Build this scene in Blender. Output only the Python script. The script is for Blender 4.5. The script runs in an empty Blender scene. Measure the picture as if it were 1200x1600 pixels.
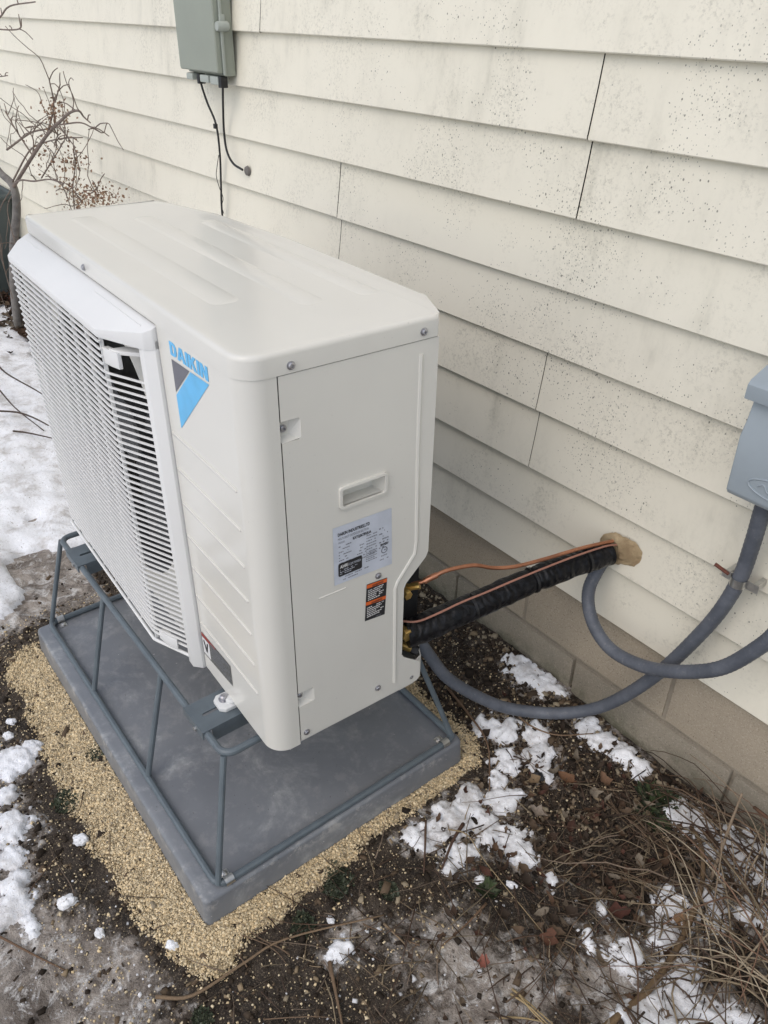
import bpy, bmesh, math, random
import numpy as np
from mathutils import Vector, Matrix
from mathutils.geometry import tessellate_polygon

R = math.radians
random.seed(7)
rng = np.random.default_rng(11)
scene = bpy.context.scene
C = scene.collection

# ------------------------------------------------------------------ camera
cam_d = bpy.data.cameras.new("camera")
cam = bpy.data.objects.new("camera", cam_d)
C.objects.link(cam)
YAW, PITCH, ROLL, FPX = 0.9031, -0.5689, 0.01374, 1236.9
cam_d.sensor_fit = 'VERTICAL'
cam_d.sensor_height = 36.0
cam_d.lens = FPX / 1600 * 36.0
cam_d.clip_start = 0.02
cam_d.clip_end = 400
dv = Vector((-math.sin(YAW) * math.cos(PITCH), math.cos(YAW) * math.cos(PITCH), math.sin(PITCH)))
rv = Vector((math.cos(YAW), math.sin(YAW), 0))
uv_ = rv.cross(dv)
r2 = rv * math.cos(ROLL) + uv_ * math.sin(ROLL)
u2 = -rv * math.sin(ROLL) + uv_ * math.cos(ROLL)
M = Matrix((r2, u2, -dv)).transposed().to_4x4()
M.translation = Vector((0.8143, -0.4166, 1.0664))
cam.matrix_world = M
scene.camera = cam

# ------------------------------------------------------------------ sky, sun, exposure
SUN_EL, SUN_AZ = R(50), R(168)          # azimuth clockwise from +Y
world = bpy.data.worlds.new("World")
scene.world = world
world.use_nodes = True
wn = world.node_tree
bg = wn.nodes["Background"]
sky = wn.nodes.new("ShaderNodeTexSky")
sky.sky_type = 'NISHITA'
sky.sun_disc = False
sky.sun_elevation = SUN_EL
sky.sun_rotation = SUN_AZ
sky.air_density = 1.0
sky.dust_density = 2.5
sky.ozone_density = 0.6
hs = wn.nodes.new("ShaderNodeHueSaturation")      # overcast: the cloud layer takes the blue out of the sky
hs.inputs["Saturation"].default_value = 0.85
wn.links.new(sky.outputs[0], hs.inputs["Color"])
wn.links.new(hs.outputs[0], bg.inputs[0])
bg.inputs[1].default_value = 0.13

sun_d = bpy.data.lights.new("sun", 'SUN')
sun_d.energy = 0.8
sun_d.angle = R(120)
sun_d.color = (1.0, 0.985, 0.95)
sun = bpy.data.objects.new("sun", sun_d)
C.objects.link(sun)
sdir = Vector((math.sin(SUN_AZ) * math.cos(SUN_EL), math.cos(SUN_AZ) * math.cos(SUN_EL), math.sin(SUN_EL)))
sun.rotation_euler = (-sdir).to_track_quat('-Z', 'Y').to_euler()
sun.location = sdir * 20

vs = scene.view_settings
vs.view_transform = 'Standard'
vs.look = 'None'
vs.exposure = 0.28
vs.gamma = 1.0
vs.use_curve_mapping = False
scene.cycles.max_bounces = 5
scene.cycles.diffuse_bounces = 3
scene.cycles.glossy_bounces = 2
scene.cycles.use_adaptive_sampling = True
scene.cycles.adaptive_threshold = 0.02
scene.cycles.use_denoising = True

# ------------------------------------------------------------------ materials
class NT:
    def __init__(s, name):
        s.m = bpy.data.materials.new(name)
        s.m.use_nodes = True
        s.t = s.m.node_tree
        s.b = s.t.nodes["Principled BSDF"]
        s.pos = s.t.nodes.new("ShaderNodeNewGeometry").outputs["Position"]

    def n(s, kind, **kw):
        nd = s.t.nodes.new(kind)
        for k, v in kw.items():
            setattr(nd, k, v)
        return nd

    def put(s, sock, v):
        if hasattr(v, "is_output"):
            s.t.links.new(v, sock)
        elif isinstance(v, (tuple, list)):
            sock.default_value = tuple(v) + ((1.0,) if len(v) == 3 and len(sock.default_value) == 4 else ())
        else:
            sock.default_value = v

    def scaled(s, sc):
        nd = s.n("ShaderNodeMapping")
        s.put(nd.inputs[0], s.pos)
        nd.inputs["Scale"].default_value = sc if isinstance(sc, tuple) else (sc, sc, sc)
        return nd.outputs[0]

    def noise(s, scale, detail=4, rough=0.55, vec=None, dist=0.0):
        nd = s.n("ShaderNodeTexNoise")
        s.put(nd.inputs["Vector"], vec if vec is not None else s.pos)
        nd.inputs["Scale"].default_value = scale
        nd.inputs["Detail"].default_value = detail
        nd.inputs["Roughness"].default_value = rough
        nd.inputs["Distortion"].default_value = dist
        return nd.outputs[0]

    def voro(s, scale, feature='F1', vec=None, rnd=1.0):
        nd = s.n("ShaderNodeTexVoronoi", feature=feature)
        s.put(nd.inputs["Vector"], vec if vec is not None else s.pos)
        nd.inputs["Scale"].default_value = scale
        nd.inputs["Randomness"].default_value = rnd
        return nd

    def ramp(s, v, a, b, lo=0.0, hi=1.0):
        nd = s.n("ShaderNodeMapRange", interpolation_type='SMOOTHSTEP')
        s.put(nd.inputs[0], v)
        nd.inputs[1].default_value, nd.inputs[2].default_value = a, b
        nd.inputs[3].default_value, nd.inputs[4].default_value = lo, hi
        return nd.outputs[0]

    def math(s, op, a, b=0.0):
        nd = s.n("ShaderNodeMath", operation=op)
        s.put(nd.inputs[0], a)
        s.put(nd.inputs[1], b)
        return nd.outputs[0]

    def mix(s, f, a, b):
        nd = s.n("ShaderNodeMix", data_type='RGBA')
        s.put(nd.inputs[0], f)
        s.put(nd.inputs[6], a)
        s.put(nd.inputs[7], b)
        return nd.outputs[2]

    def attr(s, name):
        return s.n("ShaderNodeAttribute", attribute_name=name)

    def sep(s, v):
        nd = s.n("ShaderNodeSeparateXYZ")
        s.put(nd.inputs[0], v)
        return nd.outputs

    def bump(s, h, strength=0.3, dist=0.01):
        nd = s.n("ShaderNodeBump")
        nd.inputs["Strength"].default_value = strength
        nd.inputs["Distance"].default_value = dist
        s.put(nd.inputs["Height"], h)
        s.put(s.b.inputs["Normal"], nd.outputs[0])

    def out(s, col, rough=0.5, metal=0.0, spec=None):
        s.put(s.b.inputs["Base Color"], col)
        s.put(s.b.inputs["Roughness"], rough)
        s.put(s.b.inputs["Metallic"], metal)
        if spec is not None:
            s.put(s.b.inputs["Specular IOR Level"], spec)
        return s.m


def mottled(name, c1, c2, scale=8, rough=0.5, metal=0.0, bs=0.0, bscale=200, bd=0.002, spec=None):
    k = NT(name)
    f = k.ramp(k.noise(scale, 6, 0.6), 0.3, 0.7)
    if bs:
        k.bump(k.noise(bscale, 3), bs, bd)
    return k.out(k.mix(f, c1, c2), rough, metal, spec)


def mat_siding():
    k = NT("siding_paint")
    base = k.mix(k.ramp(k.noise(1.6, 3), .3, .7), (.79, .752, .632), (.765, .73, .618))
    # greenish grey grime, patchy, drawn out downwards
    g1 = k.ramp(k.noise(2.9, 6, .70, k.scaled((1.0, 1.0, .8))), .42, .68)
    g2 = k.ramp(k.noise(11, 6, .7, k.scaled((1.0, 1.0, .45))), .42, .75)
    streak = k.ramp(k.noise(26, 4, .6, k.scaled((1.0, 1.0, .12))), .40, .75)
    fine = k.ramp(k.noise(150, 4, .75), .47, .66)
    patch = k.math('MULTIPLY', g1, k.math('MULTIPLY', k.math('ADD', g2, .15), k.math('ADD', k.math('MULTIPLY', streak, .7), .3)))
    c = k.mix(k.math('MULTIPLY', patch, .72), base, (.37, .355, .285))
    c = k.mix(k.math('MULTIPLY', k.math('MULTIPLY', k.ramp(k.noise(5.5, 5, .7), .44, .66), fine), .34), c, (.20, .19, .15))
    # road-salt and mildew specks in two sizes, thick in some places
    px_ = k.sep(k.pos)
    zone = k.math('MULTIPLY', k.ramp(k.noise(4.2, 5, .70), .42, .66), k.math('ADD', .18, k.math('MULTIPLY', k.ramp(px_[0], -1.1, -.25), k.ramp(px_[2], .02, .45))))
    for sc, th, seed, dens in ((200, .19, 5, .70), (120, .16, 11, .74), (72, .125, 0, .73), (38, .080, 7, .83)):
        cb = k.n("ShaderNodeCombineXYZ")
        k.put(cb.inputs[0], k.math('ADD', px_[0], seed * 1.7))
        k.put(cb.inputs[1], k.math('MULTIPLY', px_[2], .8))
        v = k.voro(sc, vec=cb.outputs[0])
        v.voronoi_dimensions = '2D'
        dot = k.ramp(v.outputs["Distance"], th * .55, th, 1, 0)
        rsel = k.sep(v.outputs["Color"])
        keep = k.math('GREATER_THAN', k.math('ADD', rsel[0], k.math('MULTIPLY', zone, .40)), dens + .33)
        tone = k.math('MULTIPLY', dot, k.math('MULTIPLY', keep, k.ramp(rsel[1], 0, 1, .18, .85)))
        c = k.mix(tone, c, (.085, .083, .068))
    k.bump(k.noise(60, 5, .6, k.scaled((.06, 1, 1.0))), .10, .002)
    return k.out(c, .55, 0, .3)


def mat_ground():
    k = NT("winter_soil")
    a = k.sep(k.attr("cover").outputs["Color"])
    soil = k.mix(k.ramp(k.noise(14, 6, .7), .35, .65), (.020, .015, .011), (.058, .043, .031))
    soil = k.mix(k.ramp(k.noise(210, 4, .8), .52, .66), soil, (.16, .12, .082))
    soil = k.mix(k.ramp(k.noise(420, 2, .7), .60, .70), soil, (.27, .22, .15))
    grav = k.mix(k.ramp(k.noise(260, 3, .7), .35, .65), (.50, .385, .23), (.74, .60, .40))
    ice1 = k.mix(k.ramp(k.noise(8, 9, .76, dist=1.6), .34, .66), (.12, .095, .075), (.52, .46, .40))
    ice = k.mix(k.math('MULTIPLY', k.ramp(k.noise(13, 8, .76, dist=2.0), .50, .64), .9), ice1, (.76, .74, .71))
    ice = k.mix(k.ramp(k.noise(70, 6, .78), .55, .68), ice, (.048, .035, .026))
    snow = (.78, .80, .84)
    wob = k.math('MULTIPLY', k.math('SUBTRACT', k.noise(40, 5, .7), .5), .9)
    c = k.mix(k.ramp(k.math('ADD', a[0], wob), .40, .60), soil, grav)
    icef = k.ramp(k.math('ADD', a[1], wob), .36, .62)
    c = k.mix(icef, c, ice)
    c = k.mix(k.ramp(k.math('ADD', a[2], wob), .45, .58), c, snow)
    rough = k.mix(icef, (.88, .88, .88), (.22, .22, .22))
    k.bump(k.math('ADD', k.noise(60, 6, .7), k.math('MULTIPLY', k.noise(300, 3, .7), .4)), .7, .018)
    return k.out(c, rough)


def mat_tint(name, rough=.85, bs=.3, bscale=500, spec=.2, dirt=.35):
    k = NT(name)
    at = k.attr("tint").outputs["Color"]
    f = k.ramp(k.noise(320, 3, .7), .3, .7)
    c = k.mix(k.math('MULTIPLY', f, dirt), at, (.05, .04, .03))
    if bs:
        k.bump(k.noise(bscale, 3), bs, .001)
    return k.out(c, rough, 0, spec)


def mat_snow():
    k = NT("old_snow")
    c = k.mix(k.ramp(k.noise(14, 6, .7), .44, .72), (.90, .915, .94), (.54, .52, .50))
    c = k.mix(k.ramp(k.noise(120, 5, .75), .58, .70), c, (.24, .20, .16))
    c = k.mix(k.ramp(k.noise(330, 3, .7), .66, .72), c, (.07, .05, .04))
    k.bump(k.math('ADD', k.noise(90, 5, .7), k.math('MULTIPLY', k.noise(420, 3), .4)), .55, .006)
    k.b.inputs["Subsurface Weight"].default_value = 0.0
    k.b.inputs["Subsurface Radius"].default_value = (.01, .012, .014)
    k.b.inputs["Subsurface Scale"].default_value = .5
    return k.out(c, .6)


def mat_pad():
    k = NT("pad_plastic")
    base = k.mix(k.ramp(k.noise(5, 4), .3, .7), (.165, .176, .193), (.205, .217, .233))
    sm = k.math('MULTIPLY', k.ramp(k.noise(7, 7, .72, dist=.6), .47, .72), k.ramp(k.noise(30, 6, .7), .35, .7))
    c = k.mix(k.math('MULTIPLY', sm, .95), base, (.42, .43, .43))
    c = k.mix(k.ramp(k.noise(46, 4, .8), .69, .72), c, (.52, .52, .50))
    z_ = k.sep(k.pos)[2]
    rim = k.math('MULTIPLY', k.ramp(k.math('ABSOLUTE', k.math('SUBTRACT', z_, -.262)), .0, .022, 1, 0), k.ramp(k.noise(24, 6, .75), .50, .64))
    c = k.mix(k.math('MULTIPLY', k.math('MULTIPLY', rim, k.ramp(z_, -.2505, -.2495, 1, 0)), .7), c, (.46, .45, .43))
    c = k.mix(k.math('MULTIPLY', k.ramp(k.noise(160, 2, .6), .70, .76), .7), c, (.045, .042, .04))
    k.bump(k.noise(350, 3), .12, .001)
    return k.out(c, k.ramp(sm, 0, 1, .38, .65), 0, .4)


def mat_block(name, c1, c2, c3, moss):
    k = NT(name)
    c = k.mix(k.ramp(k.noise(6, 5, .65), .3, .7), c1, c2)
    c = k.mix(k.ramp(k.noise(240, 4, .8), .50, .68), c, c3)
    c = k.mix(k.ramp(k.noise(330, 3, .7), .60, .70), c, (.095, .08, .06))
    z = k.sep(k.pos)[2]
    if moss:
        mz = k.math('MULTIPLY', k.ramp(z, -.30, -.19, 1, 0), k.ramp(k.noise(18, 6, .7), .38, .62))
        c = k.mix(k.math('MULTIPLY', mz, .75), c, (.060, .068, .035))
    k.bump(k.math('ADD', k.noise(200, 5, .8), k.math('MULTIPLY', k.noise(22, 4), .6)), .5, .004)
    return k.out(c, .92, 0, .2)


def mat_wrap():
    k = NT("black_wrap_tape")
    w = k.n("ShaderNodeTexWave", wave_type='BANDS', bands_direction='Y')
    k.put(w.inputs["Vector"], k.pos)
    w.inputs["Scale"].default_value = 17
    w.inputs["Distortion"].default_value = 14
    w.inputs["Detail"].default_value = 3
    k.bump(k.math('ADD', k.math('MULTIPLY', w.outputs[1], .5), k.noise(38, 4, .6, dist=1.5)), .5, .005)
    c = k.mix(k.ramp(k.noise(60, 5), .4, .7), (.006, .006, .007), (.016, .016, .018))
    return k.out(c, .30, 0, .22)


def mat_conduit():
    k = NT("grey_conduit_pvc")
    c = k.mix(k.ramp(k.noise(20, 5, .65), .35, .7), (.088, .098, .118), (.128, .140, .165))
    c = k.mix(k.math('MULTIPLY', k.ramp(k.noise(150, 4, .7), .58, .72), .4), c, (.26, .26, .25))
    return k.out(c, .5, 0, .35)


def mat_copper():
    k = NT("copper")
    c = k.mix(k.ramp(k.noise(30, 5), .3, .7), (.62, .29, .17), (.42, .19, .11))
    return k.out(c, k.ramp(k.noise(50, 3), .3, .7, .30, .5), .85)


def mat_flat(name, c, rough=.5, metal=0.0, spec=None):
    k = NT(name)
    f = k.ramp(k.noise(30, 4), .3, .7)
    return k.out(k.mix(f, c, tuple(x * .88 for x in c)), rough, metal, spec)


def mat_enamel():
    k = NT("ivory_enamel")
    c = k.mix(k.ramp(k.noise(3, 4), .3, .7), (.720, .705, .648), (.698, .684, .630))
    st = k.ramp(k.noise(9, 3, .55, k.scaled((.12, 1.0, .5)), dist=.4), .36, .92)      # wiped, dried water marks
    c = k.mix(k.math('MULTIPLY', st, .16), c, (.56, .55, .51))
    gr = k.math('MULTIPLY', k.ramp(k.noise(190, 3, .7), .66, .74), k.ramp(k.noise(7, 4), .45, .65))
    c = k.mix(k.math('MULTIPLY', gr, .35), c, (.25, .22, .18))
    k.bump(k.math('ADD', k.math('MULTIPLY', k.noise(5, 3), 1.0), k.math('MULTIPLY', k.noise(260, 2), .05)), .022, .01)
    return k.out(c, k.ramp(st, 0, 1, .15, .28), 0, .5)


def mat_foil():
    k = NT("foam")
    c = k.mix(k.ramp(k.noise(28, 5, .6), .3, .7), (.43, .31, .175), (.58, .45, .27))
    k.bump(k.noise(110, 6, .75), 1.0, .008)
    return k.out(c, .7)


MT = {
    'siding': mat_siding(), 'ground': mat_ground(), 'snow': mat_snow(), 'pad': mat_pad(),
    'tint': mat_tint("loose_grains", dirt=.12), 'wood': mat_tint("dry_stalks", .8, .2),
    'block': mat_block("concrete_block", (.43, .368, .285), (.375, .322, .25), (.52, .46, .37), False),
    'footing': mat_block("weathered_block", (.30, .262, .205), (.25, .225, .18), (.38, .345, .285), True),
    'mortar': mottled("mortar", (.34, .30, .24), (.27, .24, .195), 30, .95, 0, .4, 200, .003),
    'wrap': mat_wrap(), 'conduit': mat_conduit(), 'copper': mat_copper(), 'foam': mat_foil(),
    'paint': mat_enamel(),
    'grille': mottled("grille_plastic", (.76, .76, .745), (.73, .73, .715), 4, .42, spec=.4),
    'dark': mat_flat("dark_gap", (.012, .012, .013), .8),
    'coil': mottled("coil_fins", (.035, .036, .038), (.06, .06, .062), 60, .5),
    'fan': mat_flat("fan_plastic", (.050, .052, .054), .5),
    'stand': mottled("stand_paint", (.122, .150, .168), (.098, .120, .136), 25, .42, 0, .1, 300, .001, .5),
    'zinc': mottled("zinc_plate", (.62, .62, .60), (.45, .45, .44), 60, .32, .9),
    'screw': mottled("screw_steel", (.50, .50, .52), (.34, .34, .37), 200, .35, .8),
    'brass': mottled("brass", (.72, .50, .18), (.55, .37, .12), 60, .32, .8),
    'rubber': mat_flat("rubber_grommet", (.70, .71, .70), .6),
    'black': mat_flat("black_plastic", (.012, .012, .013), .45),
    'tie': mat_flat("tie_nylon", (.015, .015, .016), .4),
    'blue': mat_flat("print_blue", (.115, .50, .86), .4),
    'slate': mat_flat("print_slate", (.125, .125, .150), .4),
    'sticker': mat_flat("sticker_white", (.60, .64, .72), .4),
    'white': mat_flat("print_white", (.78, .78, .77), .5),
    'ink': mat_flat("print_black", (.025, .025, .028), .5),
    'greyink': mat_flat("print_grey", (.20, .21, .24), .5),
    'orange': mat_flat("print_orange", (.80, .155, .035), .5),
    'red': mat_flat("print_red", (.55, .045, .03), .5),
    'darksticker': mottled("sticker_dark", (.055, .055, .052), (.20, .20, .19), 300, .45),
    'telecom': mottled("grey_green_plastic", (.310, .335, .280), (.285, .308, .258), 5, .5, 0, .06, 200, .001),
    'telecom2': mottled("grey_plastic_trim", (.40, .43, .39), (.36, .39, .35), 9, .5),
    'meter': mottled("blue_grey_enamel", (.315, .362, .395), (.285, .328, .358), 6, .42, 0, .08, 160, .001),
    'rust': mottled("rusty_strap", (.16, .045, .025), (.08, .03, .02), 80, .7),
    'bark': mottled("grey_bark", (.21, .195, .18), (.13, .12, .11), 30, .9, 0, .5, 120, .006),
    'twig': mottled("twig_bark", (.20, .155, .125), (.125, .095, .078), 40, .85),
    'wirepink': mat_flat("wire_pink", (.36, .17, .12), .5),
    'bin': mottled("dark_green_plastic", (.06, .078, .076), (.085, .10, .098), 5, .5),
    'stone': mat_flat("black_stone", (.016, .017, .020), .35),
}

# ------------------------------------------------------------------ mesh helpers
class MB:
    def __init__(s):
        s.v, s.f = [], []

    def add(s, vs, fs):
        o = len(s.v)
        s.v += [tuple(p) for p in vs]
        s.f += [tuple(i + o for i in q) for q in fs]

    def box(s, x0, x1, y0, y1, z0, z1):
        s.add([(x0, y0, z0), (x1, y0, z0), (x1, y1, z0), (x0, y1, z0), (x0, y0, z1), (x1, y0, z1), (x1, y1, z1), (x0, y1, z1)],
              [(0, 3, 2, 1), (4, 5, 6, 7), (0, 1, 5, 4), (1, 2, 6, 5), (2, 3, 7, 6), (3, 0, 4, 7)])
        return s

    def tube(s, pts, r, n=8, cap=True):
        P = [Vector(p) for p in pts]
        rr = r if isinstance(r, (list, tuple)) else [r] * len(P)
        t0 = (P[1] - P[0]).normalized()
        up = Vector((0, 0, 1)) if abs(t0.z) < .9 else Vector((1, 0, 0))
        nrm = t0.cross(up).normalized()
        rings = []
        prev = t0
        for i, p in enumerate(P):
            t = (P[min(i + 1, len(P) - 1)] - P[max(i - 1, 0)])
            t = t.normalized() if t.length > 1e-9 else prev
            q = prev.rotation_difference(t)
            nrm = (q @ nrm).normalized()
            prev = t
            b = t.cross(nrm)
            rings.append([p + (nrm * math.cos(a) + b * math.sin(a)) * rr[i] for a in (2 * math.pi * j / n for j in range(n))])
        vs = [v for ring in rings for v in ring]
        fs = []
        for i in range(len(P) - 1):
            for j in range(n):
                a, b2 = i * n + j, i * n + (j + 1) % n
                fs.append((a, b2, b2 + n, a + n))
        if cap:
            fs.append(tuple(reversed(range(n))))
            fs.append(tuple(range((len(P) - 1) * n, len(P) * n)))
        s.add(vs, fs)
        return s

    def lathe(s, prof, origin=(0, 0, 0), axis='Z', n=16):
        """prof: (radius, height) along the axis"""
        o = Vector(origin)
        A = {'Z': ((1, 0, 0), (0, 1, 0), (0, 0, 1)), 'X': ((0, 1, 0), (0, 0, 1), (1, 0, 0)), 'Y': ((0, 0, 1), (1, 0, 0), (0, 1, 0))}[axis]
        e1, e2, e3 = (Vector(a) for a in A)
        vs = []
        for (r, h) in prof:
            for j in range(n):
                a = 2 * math.pi * j / n
                vs.append(o + e1 * (r * math.cos(a)) + e2 * (r * math.sin(a)) + e3 * h)
        fs = []
        for i in range(len(prof) - 1):
            for j in range(n):
                a, b = i * n + j, i * n + (j + 1) % n
                fs.append((a, b, b + n, a + n))
        fs.append(tuple(reversed(range(n))))
        fs.append(tuple(range((len(prof) - 1) * n, len(prof) * n)))
        s.add(vs, fs)
        return s

    def prism(s, poly, lo, hi, plane='XY', holes=()):
        """polygon (with holes) extruded along the third axis"""
        def P(a, b, h):
            return {'XY': (a, b, h), 'XZ': (a, h, b), 'YZ': (h, a, b)}[plane]
        loops = [list(poly)] + [list(h) for h in holes]
        tris = tessellate_polygon([[Vector((a, b, 0)) for a, b in lp] for lp in loops])
        flat = [p for lp in loops for p in lp]
        n = len(flat)
        vs = [P(a, b, lo) for a, b in flat] + [P(a, b, hi) for a, b in flat]
        fs = [tuple(t) for t in tris] + [tuple(i + n for i in reversed(t)) for t in tris]
        o = 0
        for lp in loops:
            m = len(lp)
            for i in range(m):
                a, b = o + i, o + (i + 1) % m
                fs.append((a, b, b + n, a + n))
            o += m
        s.add(vs, fs)
        return s

    def mesh(s, name, mat, bevel=0.0, segs=2, smooth=True, angle=35):
        me = bpy.data.meshes.new(name)
        me.from_pydata(s.v, [], s.f)
        bm = bmesh.new()
        bm.from_mesh(me)
        bmesh.ops.remove_doubles(bm, verts=bm.verts, dist=1e-6)
        bmesh.ops.recalc_face_normals(bm, faces=bm.faces)
        if bevel:
            ed = [e for e in bm.edges if len(e.link_faces) == 2 and e.calc_face_angle(0) > R(28)]
            bmesh.ops.bevel(bm, geom=ed, offset=bevel, segments=segs, affect='EDGES', clamp_overlap=True, profile=.6)
        for f in bm.faces:
            f.smooth = smooth
        if smooth:
            for e in bm.edges:
                if len(e.link_faces) == 2 and e.calc_face_angle(0) > R(angle):
                    e.smooth = False
        bm.to_mesh(me)
        bm.free()
        me.materials.append(MT[mat])
        return me

    def build(s, name, mat, parent=None, **kw):
        return link(name, s.mesh(name, mat, **kw), parent)


def link(name, me, parent=None, loc=None):
    o = bpy.data.objects.new(name, me)
    C.objects.link(o)
    if parent:
        o.parent = parent
    if loc is not None:
        o.location = loc
    return o


def tag(o, label, cat=None, group=None, kind=None):
    o["label"] = label
    if cat:
        o["category"] = cat
    if group:
        o["group"] = group
    if kind:
        o["kind"] = kind
    return o


def thing(name, label, cat, loc=(0, 0, 0), rz=0, group=None):
    o = bpy.data.objects.new(name, None)
    o.empty_display_size = .05
    C.objects.link(o)
    o.location = loc
    o.rotation_euler = (0, 0, rz)
    return tag(o, label, cat, group)


def curve(pts, k=6):
    """Catmull-Rom through the points"""
    P = [Vector(p) for p in pts]
    P = [P[0] * 2 - P[1]] + P + [P[-1] * 2 - P[-2]]
    out = []
    for i in range(1, len(P) - 2):
        a, b, c, d = P[i - 1:i + 3]
        for j in range(k):
            t = j / k
            out.append(.5 * ((2 * b) + (c - a) * t + (2 * a - 5 * b + 4 * c - d) * t * t + (3 * b - a - 3 * c + d) * t ** 3))
    out.append(P[-2])
    return out


def rrect(x0, x1, y0, y1, r, n=5):
    out = []
    for cx, cy, a0 in ((x1 - r, y1 - r, 0), (x0 + r, y1 - r, 90), (x0 + r, y0 + r, 180), (x1 - r, y0 + r, 270)):
        for i in range(n + 1):
            a = R(a0 + 90 * i / n)
            out.append((cx + r * math.cos(a), cy + r * math.sin(a)))
    return out


def circle(cx, cy, r, n=64):
    return [(cx + r * math.cos(2 * math.pi * i / n), cy + r * math.sin(2 * math.pi * i / n)) for i in range(n)]


def text_mesh(name, body, mat, size, origin, ex, ey, en, parent, width=None, bold=0.0, lift=.0004):
    """flat lettering laid on a plane: ex reading direction, ey up, en outward"""
    cu = bpy.data.curves.new(name, 'FONT')
    cu.body = body
    cu.size = size
    cu.offset = bold
    cu.resolution_u = 3
    tmp = bpy.data.objects.new(name, cu)
    C.objects.link(tmp)
    bpy.context.view_layer.update()
    me = bpy.data.meshes.new_from_object(tmp.evaluated_get(bpy.context.evaluated_depsgraph_get()))
    bpy.data.objects.remove(tmp)
    bpy.data.curves.remove(cu)
    xs = [v.co.x for v in me.vertices]
    sx = width / (max(xs) - min(xs)) if width and xs else 1.0
    x0 = min(xs) if xs else 0
    o, ex, ey, en = Vector(origin), Vector(ex), Vector(ey), Vector(en)
    for v in me.vertices:
        v.co = o + ex * ((v.co.x - x0) * sx) + ey * v.co.y + en * lift
    me.materials.clear()
    me.materials.append(MT[mat])
    me.name = name
    return link(name, me, parent)


# vectorised value noise
_perm = rng.random((256, 256))
def vnoise(x, y):
    xi, yi = np.floor(x).astype(int), np.floor(y).astype(int)
    fx, fy = x - xi, y - yi
    fx, fy = fx * fx * (3 - 2 * fx), fy * fy * (3 - 2 * fy)
    g = lambda a, b: _perm[a & 255, b & 255]
    return (g(xi, yi) * (1 - fx) + g(xi + 1, yi) * fx) * (1 - fy) + (g(xi, yi + 1) * (1 - fx) + g(xi + 1, yi + 1) * fx) * fy

def fbm(x, y, f, oc=4):
    s, a, t = 0, 1.0, 0
    for i in range(oc):
        s = s + a * vnoise(x * f + 17.3 * i + 40, y * f - 9.1 * i + 90)
        t += a
        a *= .55
        f *= 2.05
    return s / t

def sst(x, a, b):
    t = np.clip((x - a) / (b - a), 0, 1)
    return t * t * (3 - 2 * t)

# ------------------------------------------------------------------ shared dimensions
YW = 0.7376                                 # siding lips stand on this plane
ZR = [-.008, .116, .240, .373, .500, .626, .754, .881, 1.007]
while len(ZR) < 23:
    ZR.append(ZR[-1] + .127)
PX0, PX1, PY0, PY1, PZ, PT = -.898, .010, -.1665, .441, -.25, .0715    # equipment pad

def pad_dist(x, y):
    dx = np.maximum(np.maximum(PX0 - x, x - PX1), 0)
    dy = np.maximum(np.maximum(PY0 - y, y - PY1), 0)
    return np.sqrt(dx * dx + dy * dy)

def ground_z(x, y):
    x, y = np.asarray(x, float), np.asarray(y, float)
    z = -.324 + .052 * sst(y, .46, .74)
    d = pad_dist(x, y)
    z = z + .010 * (1 - sst(d, .01, .11))                         # the levelling screenings heap up against the pad
    near = np.exp(-((x + .2) ** 2 + y ** 2) / 9)
    z = z + (fbm(x, y, 5, 3) - .5) * .030 * sst(d, .03, .25) * (.4 + .6 * near)
    z = z + (fbm(x, y, 34, 4) - .5) * .018 * near * sst(d, .0, .06)
    return z

def gz(x, y):
    return float(ground_z(np.array([x]), np.array([y]))[0])

def grav_f(x, y):
    d = pad_dist(x, y)
    w = .062 + .034 * sst(-y, .10, .2) - .016 * sst(x, -.02, .03) * sst(y, -.05, .2) + (fbm(x, y, 6, 3) - .5) * .05
    f = (1 - sst(d, w * .55, w * 1.25)) * sst(x, -.95, -.84)
    return np.clip(f, 0, 1)

SNOW = [(-0.106, 0.717, 0.019), (-0.057, 0.71, 0.03), (-0.012, 0.717, 0.03), (0.025, 0.732, 0.019), (-0.019, 0.545, 0.028), (0.017, 0.57, 0.028), (0.072, 0.515, 0.027), (0.094, 0.474, 0.02), (0.137, 0.45, 0.028), (0.108, 0.386, 0.031), (0.106, 0.334, 0.030), (0.105, 0.284, 0.030), (0.099, 0.239, 0.022), (0.162, 0.37, 0.038), (0.203, 0.4, 0.033), (0.249, 0.39, 0.021), (0.173, 0.291, 0.024), (0.178, 0.253, 0.017), (0.073, 0.604, 0.024), (0.114, 0.571, 0.03), (0.15, 0.556, 0.022), (0.131, 0.70, 0.023), (0.177, 0.70, 0.028), (0.232, 0.705, 0.03), (0.279, 0.70, 0.021), (0.388, 0.68, 0.031), (0.429, 0.685, 0.031), (0.476, 0.68, 0.038), (0.53, 0.669, 0.038), (0.522, 0.715, 0.028), (0.60, 0.70, 0.04), (0.494, 0.518, 0.031), (0.519, 0.473, 0.03), (0.55, 0.552, 0.026), (0.515, 0.586, 0.02), (0.575, 0.42, 0.036), (0.586, 0.352, 0.046), (0.579, 0.31, 0.035), (0.495, 0.386, 0.03), (0.569, 0.465, 0.025), (0.592, 0.608, 0.023), (0.182, -0.004, 0.022), (0.316, 0.389, 0.017), (0.443, 0.355, 0.015), (0.415, 0.416, 0.013), (-0.577, -0.337, 0.036), (-0.588, -0.294, 0.014), (-0.414, -0.385, 0.036), (-0.346, -0.41, 0.03), (-0.281, -0.412, 0.023), (-0.239, -0.43, 0.032), (-0.186, -0.418, 0.016), (-0.498, -0.369, 0.02), (-0.45, -.45, .05), (-.35, -.48, .05), (-.62, -.42, .06), (.66, .40, .05), (.68, .6, .04)]

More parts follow.
